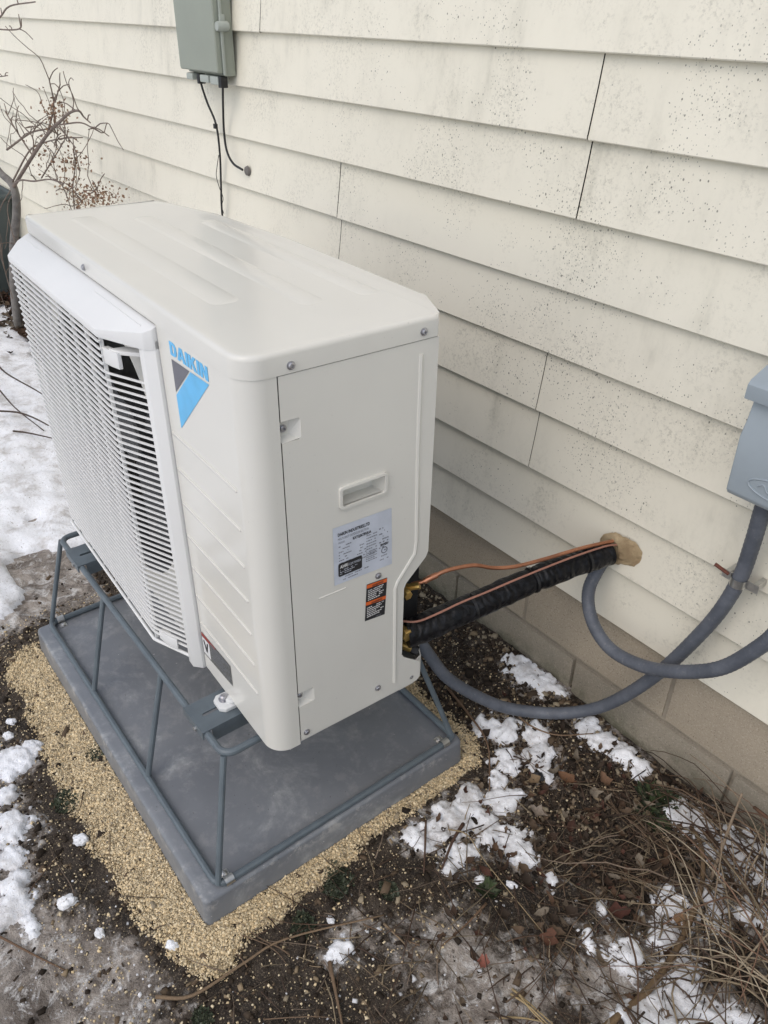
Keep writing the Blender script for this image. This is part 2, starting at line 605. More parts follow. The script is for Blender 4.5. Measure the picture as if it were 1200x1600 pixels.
def snow_m(x, y):
    """>0 inside a snow patch"""
    wx = x + (fbm(x, y, 28, 4) - .5) * .045
    wy = y + (fbm(x + 5, y + 3, 28, 4) - .5) * .045
    m = np.full(np.shape(x), -1.0)
    for (a, b, r) in SNOW:
        m = np.maximum(m, 1 - np.sqrt((wx - a) ** 2 + (wy - b) ** 2) / (r * 1.30))
    return m + (fbm(x, y, 85, 4) - .5) * .95 - .04

def lawn_m(x, y):
    """snow on the lawn beyond the unit"""
    m = sst(-x, .95, 1.5) * 1.2 - .10
    m = m - 1.0 * sst(y, .36, .52)
    n = fbm(x, y, 4.2, 5)
    m = m + (n - .54) * (2.4 - 1.5 * sst(-x, 1.3, 2.6))
    for (a, b, r) in ((-1.80, .10, .07), (-1.45, -.02, .10), (-1.25, -.05, .10), (-1.10, -.01, .10), (-1.0, .05, .12), (-2.9, .36, .12)):
        m = m - .75 * np.exp(-((x - a) ** 2 + (y - b) ** 2) / (r * r))
    return m

def ice_f(x, y):
    f = np.exp(-(((x - .02) / .30) ** 2 + ((y + .46) / .20) ** 2)) * 1.15
    f = np.maximum(f, .62 * np.exp(-(((x - .36) / .22) ** 2 + ((y - .14) / .20) ** 2)))
    f = np.maximum(f, .65 * np.exp(-(((x - .50) / .16) ** 2 + ((y - .36) / .16) ** 2)))
    f = np.maximum(f, .60 * np.exp(-(((x - .18) / .10) ** 2 + ((y - .02) / .10) ** 2)))
    f = np.maximum(f, .72 * sst(-x, .85, 1.1) * sst(-y, -.12, .0))
    f = np.maximum(f, .75 * sst(-y, .36, .50))
    return np.clip(f + (fbm(x, y, 9, 4) - .5) * .5, 0, 1) * sst(pad_dist(x, y), .05, .12)

# ------------------------------------------------------------------ ground
def axis(lo, hi, step, far):
    a = list(np.arange(lo, hi + step / 2, step))
    s, p = step, hi
    while p < far:
        s *= 1.16
        p += s
        a.append(p)
    s, p, b = step, lo, []
    while p > -far:
        s *= 1.16
        p -= s
        b.append(p)
    return np.array(b[::-1] + a)

def grid_mesh(name, xs, ys, Z, keep=None, cols=None, mat='ground'):
    X, Y = np.meshgrid(xs, ys)
    nx, ny = len(xs), len(ys)
    V = np.stack([X, Y, Z], -1).reshape(-1, 3)
    i = np.arange(nx * ny).reshape(ny, nx)
    F = np.stack([i[:-1, :-1], i[:-1, 1:], i[1:, 1:], i[1:, :-1]], -1).reshape(-1, 4)
    if keep is not None:
        kk = keep.reshape(-1)[F].any(1)
        F = F[kk]
        used = np.unique(F)
        remap = np.full(len(V), -1)
        remap[used] = np.arange(len(used))
        V, F = V[used], remap[F]
    me = bpy.data.meshes.new(name)
    me.vertices.add(len(V))
    me.vertices.foreach_set("co", V.astype(np.float32).ravel())
    me.loops.add(F.size)
    me.loops.foreach_set("vertex_index", F.astype(np.int32).ravel())
    me.polygons.add(len(F))
    me.polygons.foreach_set("loop_start", np.arange(0, F.size, 4, dtype=np.int32))
    me.polygons.foreach_set("loop_total", np.full(len(F), 4, np.int32))
    me.polygons.foreach_set("use_smooth", np.ones(len(F), bool))
    me.update(calc_edges=True)
    me.validate()
    if cols is not None:
        at = me.color_attributes.new("cover", 'FLOAT_COLOR', 'POINT')
        at.data.foreach_set("color", cols.reshape(-1, 4).astype(np.float32).ravel())
    me.materials.append(MT[mat])
    return me

xs = axis(-1.5, .95, .0085, 90)
ys = axis(-.75, .80, .0085, 90)
GX, GY = np.meshgrid(xs, ys)
cov = np.zeros(GX.shape + (4,))
cov[..., 0] = grav_f(GX, GY) * .95
cov[..., 1] = ice_f(GX, GY)
cov[..., 2] = np.where(np.abs(GX + .2) < 1.1, 0, sst(lawn_m(GX, GY), -.1, .25)) * (1 - sst(GX, -1.1, -.9))
cov[..., 2] = np.maximum(cov[..., 2], sst(-GY, 1.0, 1.6))
near_ = (np.abs(GX) < .8) & (GY > -.65) & (GY < .76) & (pad_dist(GX, GY) > .02)
cov[..., 2] = np.maximum(cov[..., 2], np.where(near_, .46 * sst(snow_m(GX, GY), -.75, .1), 0))
cov[..., 1] = np.maximum(cov[..., 1], np.where(near_, .50 * sst(snow_m(GX, GY), -1.2, -.2), 0))
g = link("ground", grid_mesh("ground", xs, ys, ground_z(GX, GY), None, cov))
tag(g, "dark wet winter soil with dirty ice around the equipment pad", "ground", kind="structure")

# raised old snow
xs2 = np.arange(-.72, .80, .004)
ys2 = np.arange(-.62, .748, .004)
SX, SY = np.meshgrid(xs2, ys2)
m = snow_m(SX, SY)
m = m - 2 * (pad_dist(SX, SY) < .012)
th = np.where(m > 0, .0005 + .0105 * sst(m, 0, .42) * (.45 + 1.1 * fbm(SX, SY, 22, 4)), -.012)
th = th + (fbm(SX, SY, 60, 4) - .5) * .010
o = link("snow_patches", grid_mesh("snow_patches", xs2, ys2, ground_z(SX, SY) + th, m > -.02, None, 'snow'))
tag(o, "patches of old white snow melting on the soil beside the pad", "snow", kind="stuff")

xs3 = np.concatenate([np.arange(-9, -3.2, .08), np.arange(-3.2, -.93, .014)])
ys3 = np.concatenate([np.arange(-6, -.7, .08), np.arange(-.7, .58, .014)])
LX, LY = np.meshgrid(xs3, ys3)
m = lawn_m(LX, LY)
th = np.where(m > 0, .003 + .032 * np.sqrt(np.clip(m, 0, 1)) * (.6 + .8 * fbm(LX, LY, 7, 4)), -.02)
th = th + (fbm(LX, LY, 26, 4) - .5) * .014
o = link("lawn_snow", grid_mesh("lawn_snow", xs3, ys3, ground_z(LX, LY) + th, m > -.02, None, 'snow'))
tag(o, "sheet of crusted snow over the lawn left of the unit", "snow", kind="stuff")

# ------------------------------------------------------------------ house wall: siding panels and block foundation
house = thing("house_wall", "cream lap siding house wall with specks of dirt above a block foundation", "wall", (0, 0, 0))
XL, XR = -7.5, 2.6
joints = {0: [-4.4, -.62, 1.4], 1: [-4.1, -.155, 1.9], 2: [-4.7, -.851, 1.2], 3: [-4.3, -.117, 2.1], 4: [-4.9, -1.167, 1.0]}
jr = random.Random(3)
for r in range(0, len(ZR) - 2, 2):
    k = r // 2
    js = joints.get(k) or [-5 + jr.uniform(-.5, .5), -1.9 + jr.uniform(-.6, .6), 1.2 + jr.uniform(-.4, .4)]
    ends = [XL] + js + [XR]
    for si in range(len(ends) - 1):
        a, b = ends[si], ends[si + 1] - (.0030 if k == 2 else .0009)
        dy = -.0011 * (si % 2)
        prof = []
        for (zl, zt) in ((ZR[r + 1], ZR[r + 2]), (ZR[r], ZR[r + 1])):
            prof += [(.0160, zt + .004), (.0105, zl + (zt - zl) * .62), (.0048, zl + (zt - zl) * .28), (.0008, zl + .006), (.0002, zl + .0025), (.0016, zl + .0006), (.006, zl), (.0160, zl + .002)]
        xs_ = [a + (b - a) * i / 10 for i in range(11)]
        mb = MB()
        wv = jr.uniform(0, 6)
        vs_ = [(x, YW + d + dy + .0012 * math.sin(x * 3.1 + wv + z * 4), z + .0010 * math.sin(x * 1.7 + wv)) for x in xs_ for (d, z) in prof]
        n = len(prof)
        fs_ = [(i * n + j, i * n + j + 1, (i + 1) * n + j + 1, (i + 1) * n + j) for i in range(10) for j in range(n - 1)]
        mb.add(vs_, fs_)
        mb.build("siding_panel", 'siding', house, angle=40)
MB().box(XL, XR, YW + .0205, YW + .2, -.02, ZR[-1] + .2).build("sheathing", 'dark', house)
fnd = MB().box(XL, XR, YW + .026, YW + .2, -.9, -.021).build("foundation", 'mortar', house)
JA, JL = -.128, .3955
bmeshA = MB().box(0, JL - .009, 0, .05, 0, .1845).mesh("concrete_block", 'block', bevel=.003)
bmeshB = MB().box(0, JL - .008, -.006, .05, 0, .192).mesh("concrete_block", 'footing', bevel=.004)
for k in range(-12, 7):
    o = link("concrete_block", bmeshA, fnd, (JA + .0045 + k * JL, YW + .021, -.172))
    o.location.x += 0
    o2 = link("concrete_block", bmeshB, fnd, (JA + .004 + (k + .42) * JL, YW + .020, -.3715))
    o.location.y += jr.uniform(-.0012, .0012)
    o2.location.y += jr.uniform(-.001, .001)

# ------------------------------------------------------------------ equipment pad
mb = MB()
dr = .006
lo = rrect(PX0 - dr, PX1 + dr, PY0 - dr, PY1 + dr, .016)
hi = rrect(PX0, PX1, PY0, PY1, .013)
hi2 = rrect(PX0 + .006, PX1 - .006, PY0 + .006, PY1 - .006, .009)
hi0 = rrect(PX0 + .0015, PX1 - .0015, PY0 + .0015, PY1 - .0015, .012)
n = len(lo)
vs_ = [(x, y, PZ - PT - .03) for x, y in lo] + [(x, y, PZ - .008) for x, y in hi] + [(x, y, PZ - .0025) for x, y in hi0] + [(x, y, PZ) for x, y in hi2]
fs_ = []
for L in range(3):
    for i in range(n):
        fs_.append((L * n + i, L * n + (i + 1) % n, (L + 1) * n + (i + 1) % n, (L + 1) * n + i))
fs_.append(tuple(range(3 * n, 4 * n)))
mb.add(vs_, fs_)
pad = mb.build("equipment_pad", 'pad', angle=50)
tag(pad, "dark grey rectangular plastic equipment pad lying on tan screenings", "pad")

# ------------------------------------------------------------------ riser stand on the pad
stand = thing("riser_stand", "blue grey steel rod riser stand under the heat pump on the pad", "stand", (-.45, .15, PZ))
off = Vector((.45, -.15, -PZ))
def S(p):
    return Vector(p) + off
RB = .0068
zb_, zt_ = PZ + RB, -.0205
FB, RBk = -.1335, .426
xb0, xb1 = -.886, -.002
def loop_rect(x0, x1, y0, y1, z, r=.022):
    pts = [(x, y, z) for x, y in rrect(x0, x1, y0, y1, r, 5)]
    return pts
pts = loop_rect(xb0, xb1, FB, RBk, zb_)
MB().tube([S(p) for p in pts + pts[:2]], RB, 10, False).build("bottom_ring", 'stand', stand)
ptt = loop_rect(-.890, -.070, -.060, .370, zt_)
MB().tube([S(p) for p in ptt + ptt[:2]], RB, 10, False).build("top_ring", 'stand', stand)
for (xb, yb, xt, yt) in ((-.006, -.131, -.074, -.060), (-.298, -.1335, -.324, -.0605), (-.590, -.1335, -.618, -.0605), (-.882, -.131, -.888, -.060),
                         (-.006, .423, -.073, .368), (-.298, .426, -.324, .370), (-.590, .426, -.618, .370), (-.882, .423, -.888, .368)):
    MB().tube([S((xb, yb, zb_)), S((xb + (xt - xb) * .5, yb + (yt - yb) * .5, (zb_ + zt_) / 2)), S((xt, yt, zt_ - .002))], .0058, 10).build("leg", 'stand', stand)
for (x0, x1) in ((-.208, -.132), (-.825, -.745)):
    mb = MB()
    slot1 = rrect((x0 + x1) / 2 - .004, (x0 + x1) / 2 + .004, -.050, .000, .0038, 4)
    slot2 = rrect((x0 + x1) / 2 - .004, (x0 + x1) / 2 + .004, .26, .34, .0038, 4)
    mb.prism([(x0, -.067), (x1, -.067), (x1, .378), (x0, .378)], -.0155, -.0125, 'XY', [slot1, slot2])
    mb.box(x0, x0 + .003, -.050, .362, -.045, -.0156)
    mb.box(x1 - .003, x1, -.050, .362, -.045, -.0156)
    mb.box(x0, x1, -.0695, -.0671, -.030, -.0125)
    mb.box(x0, x1, .3781, .3805, -.030, -.0125)
    mb.v = [tuple(S(v)) for v in mb.v]
    mb.build("cross_bracket", 'stand', stand)
    bolt = MB().lathe([(.0045, -.0035), (.0045, .0), (.003, .0005), (.003, .006)], S(((x0 + x1) / 2 + .01, -.0695, -.024)), 'Y', 6)
    bolt.build("set_screw", 'zinc', stand)
for (x, y, sd) in ((xb1, -.112, -1), (xb1, .398, -1), (xb0, -.108, 1)):
    mb = MB()
    w_ = .0085
    arc = [(.0088 * math.cos(t), zb_ + .0012 + .0088 * math.sin(t)) for t in (R(a_) for a_ in range(-25, 206, 21))]
    for (p, q) in zip(arc[:-1], arc[1:]):
        mb.add([(x + p[0], y - w_, p[1]), (x + p[0], y + w_, p[1]), (x + q[0], y + w_, q[1]), (x + q[0], y - w_, q[1])], [(0, 1, 2, 3)])
    mb.box(min(x + sd * .008, x + sd * .026), max(x + sd * .008, x + sd * .026), y - w_, y + w_, PZ + .0003, PZ + .0022)
    mb.lathe([(.0062, 0), (.0062, .0028), (.004, .0042), (.0015, .0042)], (x + sd * .0185, y, PZ + .0022), 'Z', 8)
    mb.v = [tuple(S(v)) for v in mb.v]
    mb.build("pipe_clip", 'zinc', stand)

# ------------------------------------------------------------------ heat pump unit
ROT = -.0348
unit = thing("heat_pump", "ivory outdoor heat pump with louvred front grille standing on the riser", "heat pump", (0, 0, -.0125), ROT)
ZO = Vector((0, 0, .0125))
class UB(MB):
    def build(s, name, mat, parent=None, **kw):
        s.v = [(a, b, c + .0125) for a, b, c in s.v]
        return MB.build(s, name, mat, parent or unit, **kw)

XLft, ZT = -.937, .705
# wrap-round front panel
arc = [(-.036 + .036 * math.sin(R(t)), .036 - .036 * math.cos(R(t))) for t in range(0, 91, 6)]
outer = [(-.268, 0)] + arc + [(0, .0495)]
inner = [(-.002, .0495), (-.002, .036)] + [(-.036 + .034 * math.sin(R(t)), .036 - .034 * math.cos(R(t))) for t in range(84, -1, -6)] + [(-.268, .002)]
front = UB().prism(outer + inner, 0, .673).build("front_panel", 'paint')
for i, z in enumerate((.500, .435, .370, .305, .240, .175, .112)):
    UB().prism([(-.262, z - .0028), (-.046, z - .0028), (-.043, z), (-.046, z + .0028), (-.262, z + .0028)], -.0018, .0004, 'XZ').build("rib", 'paint', front, bevel=.0014)

# top cover
def lid_outline(o):
    pts = [(XLft - o, .012), (XLft + .012, -o)]
    pts = [(XLft - o, .27), (XLft - o, .014), (XLft + .004, .003 - o * .6), (XLft + .014, -o), (-.036, -o)]
    pts += [(-.036 + (.036 + o) * math.sin(R(t)), .036 - (.036 + o) * math.cos(R(t))) for t in range(9, 91, 9)]
    pts += [(o, .302), (o * .8, .309), (-.006, .3155), (-.080, .349), (-.094, .3515 + o), (-.49, .352 + o), (-.74, .331 + o), (-.894, .292 + o), (XLft + .01, .276 + o)]
    return pts
rings = [(.0012, .6735), (.0016, .6975), (.0012, .7010), (-.0008, .7036), (-.0034, .7047), (-.0058, ZT), (-.014, ZT)]
mb = UB()
for o_, z in rings:
    mb.v += [(x, y, z) for x, y in lid_outline(o_)]
n = len(lid_outline(0))
for L in range(len(rings) - 1):
    for i in range(n):
        mb.f.append((L * n + i, L * n + (i + 1) % n, (L + 1) * n + (i + 1) % n, (L + 1) * n + i))
tri = tessellate_polygon([[Vector((x, y, 0)) for x, y in lid_outline(-.014)]])
b0 = (len(rings) - 1) * n
mb.f += [tuple(b0 + i for i in t) for t in tri]
lid = mb.build("top_cover", 'paint', angle=40)
for (x0, x1, y0, y1) in ((-.86, -.20, .060, .115), (-.80, -.13, .165, .215), (-.70, -.12, .262, .308)):
    pr = rrect(x0, x1, y0, y1, .02, 5)
    pi = rrect(x0 + .010, x1 - .010, y0 + .010, y1 - .010, .012, 5)
    m2 = UB()
    m2.v = [(x, y, ZT - .0008) for x, y in pr] + [(x, y, ZT + .0011) for x, y in pi]
    q = len(pr)
    m2.f = [(i, (i + 1) % q, q + (i + 1) % q, q + i) for i in range(q)] + [tuple(range(q, 2 * q))]
    m2.build("embossed_stiffener", 'paint', lid, angle=80)

UB().prism([(XLft + .004, .02), (-.04, .004), (-.004, .04), (-.004, .29), (-.09, .34), (-.49, .345), (-.74, .32), (-.9, .28)], .668, .680).build("gap_shade_strip", 'dark', lid)  # near-black strip inside the lid seam, stands in for the shade of the gap
# service side panel, with edge notches, handle opening and pipe cut-out
def notch(z):
    return [(.0515, z - .016), (.078, z - .016), (.081, z - .013), (.081, z + .013), (.078, z + .016), (.0515, z + .016)]
poly = [(.0515, .008)] + notch(.102) + notch(.593) + [(.0515, .6722), (.3125, .6722), (.3125, .299), (.308, .288), (.268, .250), (.2635, .241), (.2635, .092), (.268, .083), (.302, .056), (.306, .050), (.306, .014), (.300, .008)]
HOLE = rrect(.1425, .2185, .4475, .4765, .004)
side = UB().prism(poly, -.0016, 0, 'YZ', [HOLE]).build("service_panel", 'paint')
# bead following the rear edge
bead = [(.0, .281, .652), (0, .2815, .50), (0, .286, .33), (0, .284, .305), (0, .250, .262), (0, .245, .250), (0, .2465, .15), (0, .248, .033)]
UB().tube([(-.0012, b, c) for _, b, c in bead], .0042, 8).build("bead", 'paint', side)
# notch pockets
for z in (.593, .102):
    m2 = UB()
    m2.add([(-.001, .078, z - .015), (-.001, .081, z - .013), (-.001, .081, z + .013), (-.001, .078, z + .016), (-.001, .0515, z + .016), (-.001, .0515, z - .016),
            (-.012, .068, z - .010), (-.012, .068, z + .009), (-.012, .0515, z + .009), (-.012, .0515, z - .010)],
           [(0, 1, 2, 6), (1, 2, 7, 6), (2, 3, 7), (3, 4, 8, 7), (0, 6, 9, 5), (6, 7, 8, 9)])
    m2.build("latch_pocket", 'paint', side)
# handle
UB().prism(rrect(.1375, .2235, .4425, .4815, .007), -.0006, .0042, 'YZ', [HOLE]).build("handle_rim", 'paint', side, bevel=.0018)
m2 = UB()
oA = [(0, y, z) for y, z in ((.1425, .4475), (.2185, .4475), (.2185, .4765), (.1425, .4765))]
oB = [(-.024, y, z) for y, z in ((.1475, .4475), (.2135, .4475), (.2135, .4700), (.1475, .4700))]
m2.add(oA + oB, [(0, 1, 5, 4), (1, 2, 6, 5), (2, 3, 7, 6), (3, 0, 4, 7), (4, 5, 6, 7)])
m2.build("handle_recess", 'paint', side)
UB().tube([(-.0012, .097, .2955), (-.0012, .147, .2945)], .0022, 6).build("embossed_dash", 'paint', side)
# closing panels (rear, left, inside)
mb = UB().box(-.0165, -.0145, .0500, .090, .004, .66)
mb.build("inner_flange", 'dark', side)
UB().box(XLft, XLft + .002, .012, .27, 0, .672).build("left_panel", 'paint')
UB().prism([(XLft + .01, .272), (-.894, .288), (-.74, .327), (-.49, .348), (-.094, .346), (-.080, .342), (-.070, .342), (-.070, .33), (-.49, .335), (-.74, .31), (-.9, .27)], .02, .672).build("coil", 'coil')
UB().box(-.060, -.058, .20, .342, .03, .66).build("valve_plate", 'dark')
UB().prism([(-.003, .262), (-.003, .312), (-.040, .330), (-.06, .335), (-.06, .333), (-.041, .328), (-.0045, .310), (-.0045, .262)], .300, .671).build("corner_panel", 'paint')
# base pan with its turned-up lip
lp = [(XLft + .004, .004), (-.02, .004), (-.004, .02), (-.004, .295), (-.010, .315), (-.060, .342), (-.49, .350), (-.74, .33), (-.9, .28), (XLft + .004, .26)]
base = UB().prism(lp, .001, .003).build("base_pan", 'paint')
lip_o = [(-.0035, .262), (-.0035, .293), (-.012, .318), (-.058, .344), (-.30, .351)]
lip_i = [(a - .0018, b - .0014) for a, b in lip_o]
UB().prism(lip_o + lip_i[::-1], .001, .052).build("pan_lip", 'paint', base)
# four mounting feet
for (x, y, s) in ((-.170, 0, -1), (-.785, 0, -1), (-.170, .350, 1), (-.785, .345, 1)):
    fo = [(x - .021, y - s * .01), (x - .021, y + s * .018), (x - .012, y + s * .027), (x + .012, y + s * .027), (x + .021, y + s * .018), (x + .021, y - s * .01)]
    f = UB().prism(fo, -.0122, -.004, 'XY').build("foot", 'rubber', bevel=.002)
    UB().lathe([(.0095, 0), (.0095, .0018), (.0068, .002), (.0068, .0085), (.004, .0105)], (x - .004, y + s * .010, -.004), 'Z', 12).build("bolt", 'screw', f)
    UB().lathe([(.011, 0), (.011, .004), (.008, .007), (.003, .0075)], (x + .006, y - s * .001, -.004), 'Z', 14).build("grommet", 'rubber', f)

# screws
def screw(loc, axis='X', parent=None, r=.0048):
    m2 = UB().lathe([(r * 1.25, 0), (r * 1.25, .0008), (r, .0011), (r, .0030), (r * .75, .0040), (r * .35, .0040), (r * .30, .0022)], loc, axis, 12)
    return m2.build("screw", 'screw', parent or unit)
for y, z in ((.070, .684), (.283, .685)):
    screw((.0016, y, z), 'X', lid)
for loc in ((-.0120, .0595, .5935), (-.0120, .0595, .1025), (0, .2095, .2915), (0, .211, .040), (0, .0625, .022), (-.0035, .288, .022)):
    screw(loc, 'X', side)
m2 = UB().lathe([(.006, 0), (.006, -.0008), (.0048, -.0011), (.0048, -.003), (.003, -.004)], (-.575, -.0016, .684), 'Y', 12)
m2.build("screw", 'screw', lid)

# fan section behind the grille
FC, FR = (-.612, .350), .292
shroud = UB().prism([(XLft + .002, .003), (-.2705, .003), (-.2705, .671), (XLft + .002, .671)], .0030, .0045, 'XZ', [circle(FC[0], FC[1], FR)]).build("fan_shroud", 'paint')
m2 = UB()
for i in range(64):
    a, b = 2 * math.pi * i / 64, 2 * math.pi * (i + 1) / 64
    q = []
    for (t, r, y) in ((a, FR + .001, .0046), (b, FR + .001, .0046), (b, FR - .012, .020), (a, FR - .012, .020)):
        q.append((FC[0] + r * math.cos(t), y, FC[1] + r * math.sin(t)))
    for (t, r, y) in ((b, FR - .012, .075), (a, FR - .012, .075)):
        q.append((FC[0] + r * math.cos(t), y, FC[1] + r * math.sin(t)))
    m2.add(q, [(0, 1, 2, 3), (3, 2, 4, 5)])
m2.build("bellmouth", 'fan', shroud)
fan = UB().lathe([(.062, .03), (.066, .035), (.066, .10), (.05, .11)], (FC[0], 0, FC[1]), 'Y', 24).build("fan_hub", 'fan')
for kf in range(3):
    m2 = UB()
    N = 9
    for i in range(N):
        r = .060 + (FR - .075) * i / (N - 1)
        for j in range(7):
            u = j / 6
            t = R(120 * kf + 15 + u * 78 + 12 * math.sin(i / 4))
            y = .045 + .075 * u - .012 * math.sin(u * 3.1)
            m2.v.append((FC[0] + r * math.cos(t), y, FC[1] + r * math.sin(t)))
    for i in range(N - 1):
        for j in range(6):
            a = i * 7 + j
            m2.f.append((a, a + 1, a + 8, a + 7))
    m2.build("fan_blade", 'fan', fan, angle=80)
UB().box(XLft + .003, -.272, .20, .202, .01, .67).build("inner_coil_face", 'coil')
UB().box(-.2735, -.2715, .006, .20, .01, .67).build("partition", 'dark')

# front grille: hood, end post, bars
grille = UB().prism([(-.306, .0022), (-.306, -.015), (-.302, -.0195), (-.284, -.0195), (-.2695, -.006), (-.2695, .0022)], -.004, .648, 'XY').build("grille_frame", 'grille', bevel=.0012)
hp = [(-.2695, .0022), (-.2695, -.007), (-.2800, -.0185), (-.385, -.055), (-.900, -.055), (-.938, -.022), (-.938, .0022)]
zt2 = lambda y: .6690 + y * .50
m2 = UB()
n = len(hp)
m2.v = [(x, y, zt2(y)) for x, y in hp] + [(x, y, .6285 + (0.004 if y > -.05 else 0)) for x, y in hp]
m2.f = [tuple(range(n)), tuple(range(2 * n - 1, n - 1, -1))] + [(i, (i + 1) % n, n + (i + 1) % n, n + i) for i in range(n)]
m2.build("hood", 'grille', grille, bevel=.0022)
# two hairline score marks moulded into the hood
for x0, x1 in ((-.915, -.80), (-.50, -.30)):
    UB().tube([(x0, -.012, zt2(-.012) + .0002), (x1, -.012, zt2(-.012) + .0002)], .0010, 5).build("moulded_line", 'grille', grille)
UB().prism([(-.90, .0022), (-.938, .0022), (-.938, -.018), (-.925, -.030), (-.920, -.028), (-.932, -.016), (-.932, .0)], .012, .635, 'XY').build("left_post", 'grille', grille)

def bar_mesh(full=True):
    h, dep = .0016, .0040
    path = ([(-.302, -.0165), (-.372, -.0485), (-.382, -.0518)] if full else [(-.384, -.052)]) + [(-.392, -.053), (-.900, -.053), (-.930, -.024)]
    m3 = MB()
    P = [Vector((a, b, 0)) for a, b in path]
    for i, p in enumerate(P):
        t = (P[min(i + 1, len(P) - 1)] - P[max(i - 1, 0)]).normalized()
        nn = Vector((-t.y, t.x, 0))
        if nn.y > 0:
            nn = -nn
        f, bk = p + nn * dep * .5, p - nn * dep * .5
        m3.v += [(f.x, f.y, -h * .6), (f.x, f.y, h * .6), (p.x, p.y, h), (bk.x, bk.y, h * .8), (bk.x, bk.y, -h * .8), (p.x, p.y, -h)]
    for i in range(len(P) - 1):
        for j in range(6):
            a, b = i * 6 + j, i * 6 + (j + 1) % 6
            m3.f.append((a, b, b + 6, a + 6))
    m3.f += [tuple(range(6)), tuple(range((len(P) - 1) * 6, len(P) * 6))]
    return m3.mesh("grille_bar", 'grille')
BF, BS = bar_mesh(True), bar_mesh(False)
NB = 49
for i in range(NB):
    z = .0305 + i * .01230
    if z > .627:
        break
    short = z > .577
    link("grille_bar", BS if short else BF, grille, (0, 0, z + .0125))
for i in range(8):
    x = -.386 - i * .0735
    UB().prism([(x - .0014, -.0515), (x - .0014, -.0455), (x + .0014, -.0455), (x + .0014, -.0515)], .012, .632, 'XY').build("grille_upright", 'grille', grille)
UB().tube([(-.300, -.016, .010), (-.376, -.050, .010), (-.386, -.054, .010), (-.900, -.054, .010), (-.930, -.024, .010)], .0034, 8).build("bottom_rail", 'grille', grille)
# moulded clips at the corners of the bent section
UB().prism([(-.386, -.050), (-.386, -.040), (-.362, -.034), (-.352, -.038), (-.345, -.034), (-.345, -.040), (-.366, -.046)], .585, .612, 'XY').build("grille_clip", 'grille', grille, bevel=.001)
UB().prism([(-.366, -.045), (-.345, -.036), (-.318, -.010), (-.330, .0), (-.36, -.02)], .608, .6145, 'XY').build("clip_arm", 'grille', grille, bevel=.001)
UB().prism([(-.372, -.047), (-.372, -.037), (-.352, -.030), (-.345, -.034), (-.330, -.026), (-.322, -.031), (-.345, -.042)], .018, .040, 'XY').build("grille_clip", 'grille', grille, bevel=.001)

# emblem and lettering on the front panel
def flat_poly(name, poly, mat, y=-.0006, parent=None):
    m3 = UB()
    tr = tessellate_polygon([[Vector((a, b, 0)) for a, b in poly]])
    m3.v = [(a, y, b) for a, b in poly]
    m3.f = [tuple(t) for t in tr]
    return m3.build(name, mat, parent or front, smooth=False)
flat_poly("emblem_dark_half", [(-.2225, .6345), (-.160, .6370), (-.2225, .583)], 'slate')
flat_poly("emblem_blue_half", [(-.1565, .6372), (-.097, .6395), (-.2215, .524), (-.2225, .5785)], 'blue')
LT = {
    'D': ([(0, 0), (.46, 0), (.66, .08), (.76, .26), (.78, .5), (.76, .74), (.66, .92), (.46, 1), (0, 1)], [[(.27, .2), (.40, .2), (.49, .27), (.52, .5), (.49, .73), (.40, .8), (.27, .8)]]),
    'A': ([(0, 0), (.28, 0), (.34, .2), (.60, .2), (.66, 0), (.94, 0), (.62, 1), (.32, 1)], [[(.385, .38), (.555, .38), (.47, .74)]]),
    'I': ([(0, 0), (.27, 0), (.27, 1), (0, 1)], []),
    'K': ([(0, 0), (.27, 0), (.27, .30), (.36, .42), (.56, 0), (.88, 0), (.54, .62), (.84, 1), (.52, 1), (.27, .66), (.27, 1), (0, 1)], []),
    'N': ([(0, 0), (.26, 0), (.26, .58), (.54, 0), (.82, 0), (.82, 1), (.56, 1), (.56, .42), (.28, 1), (0, 1)], []),
}
adv = {'D': .86, 'A': 1.0, 'I': .36, 'K': .93, 'N': .9}
word = "DAIKIN"
tot = sum(adv[c] for c in word) - .08
cx, Hh, Wd = 0, .0205, .1255
for ch in word:
    out_, holes = LT[ch]
    f = lambda p: (-.2225 + (cx + p[0]) / tot * Wd, .6415 + p[1] * Hh + .0022 * (cx + p[0]) / tot)
    UB().prism([f(p) for p in out_], -.0008, -.0002, 'XZ', [[f(p) for p in h] for h in holes]).build("letter", 'blue', front, smooth=False)
    cx += adv[ch]
# caution sticker at the foot of the front panel
st = flat_poly("caution_sticker", [(-.266, .088), (-.146, .095), (-.146, .046), (-.266, .034)], 'darksticker')
flat_poly("sticker_stripe", [(-.266, .0872), (-.206, .0905), (-.206, .0882), (-.266, .0845)], 'red', -.0010, st)
flat_poly("sticker_stripe", [(-.266, .0826), (-.228, .0850), (-.228, .0830), (-.266, .0802)], 'red', -.0010, st)
flat_poly("sticker_panel", [(-.2645, .0785), (-.234, .0805), (-.234, .0415), (-.2645, .0395)], 'white', -.0010, st)
flat_poly("pictogram", [(-.261, .073), (-.255, .0745), (-.249, .060), (-.244, .0755), (-.239, .0757), (-.246, .050), (-.252, .050)], 'ink', -.0014, st)
for i in range(7):
    zz = .0855 - i * .0058
    flat_poly("print_line", [(-.228, zz), (-.152 - .012 * (i % 3), zz + .0038), (-.152 - .012 * (i % 3), zz + .0054), (-.228, zz + .0016)], 'greyink', -.0010, st)

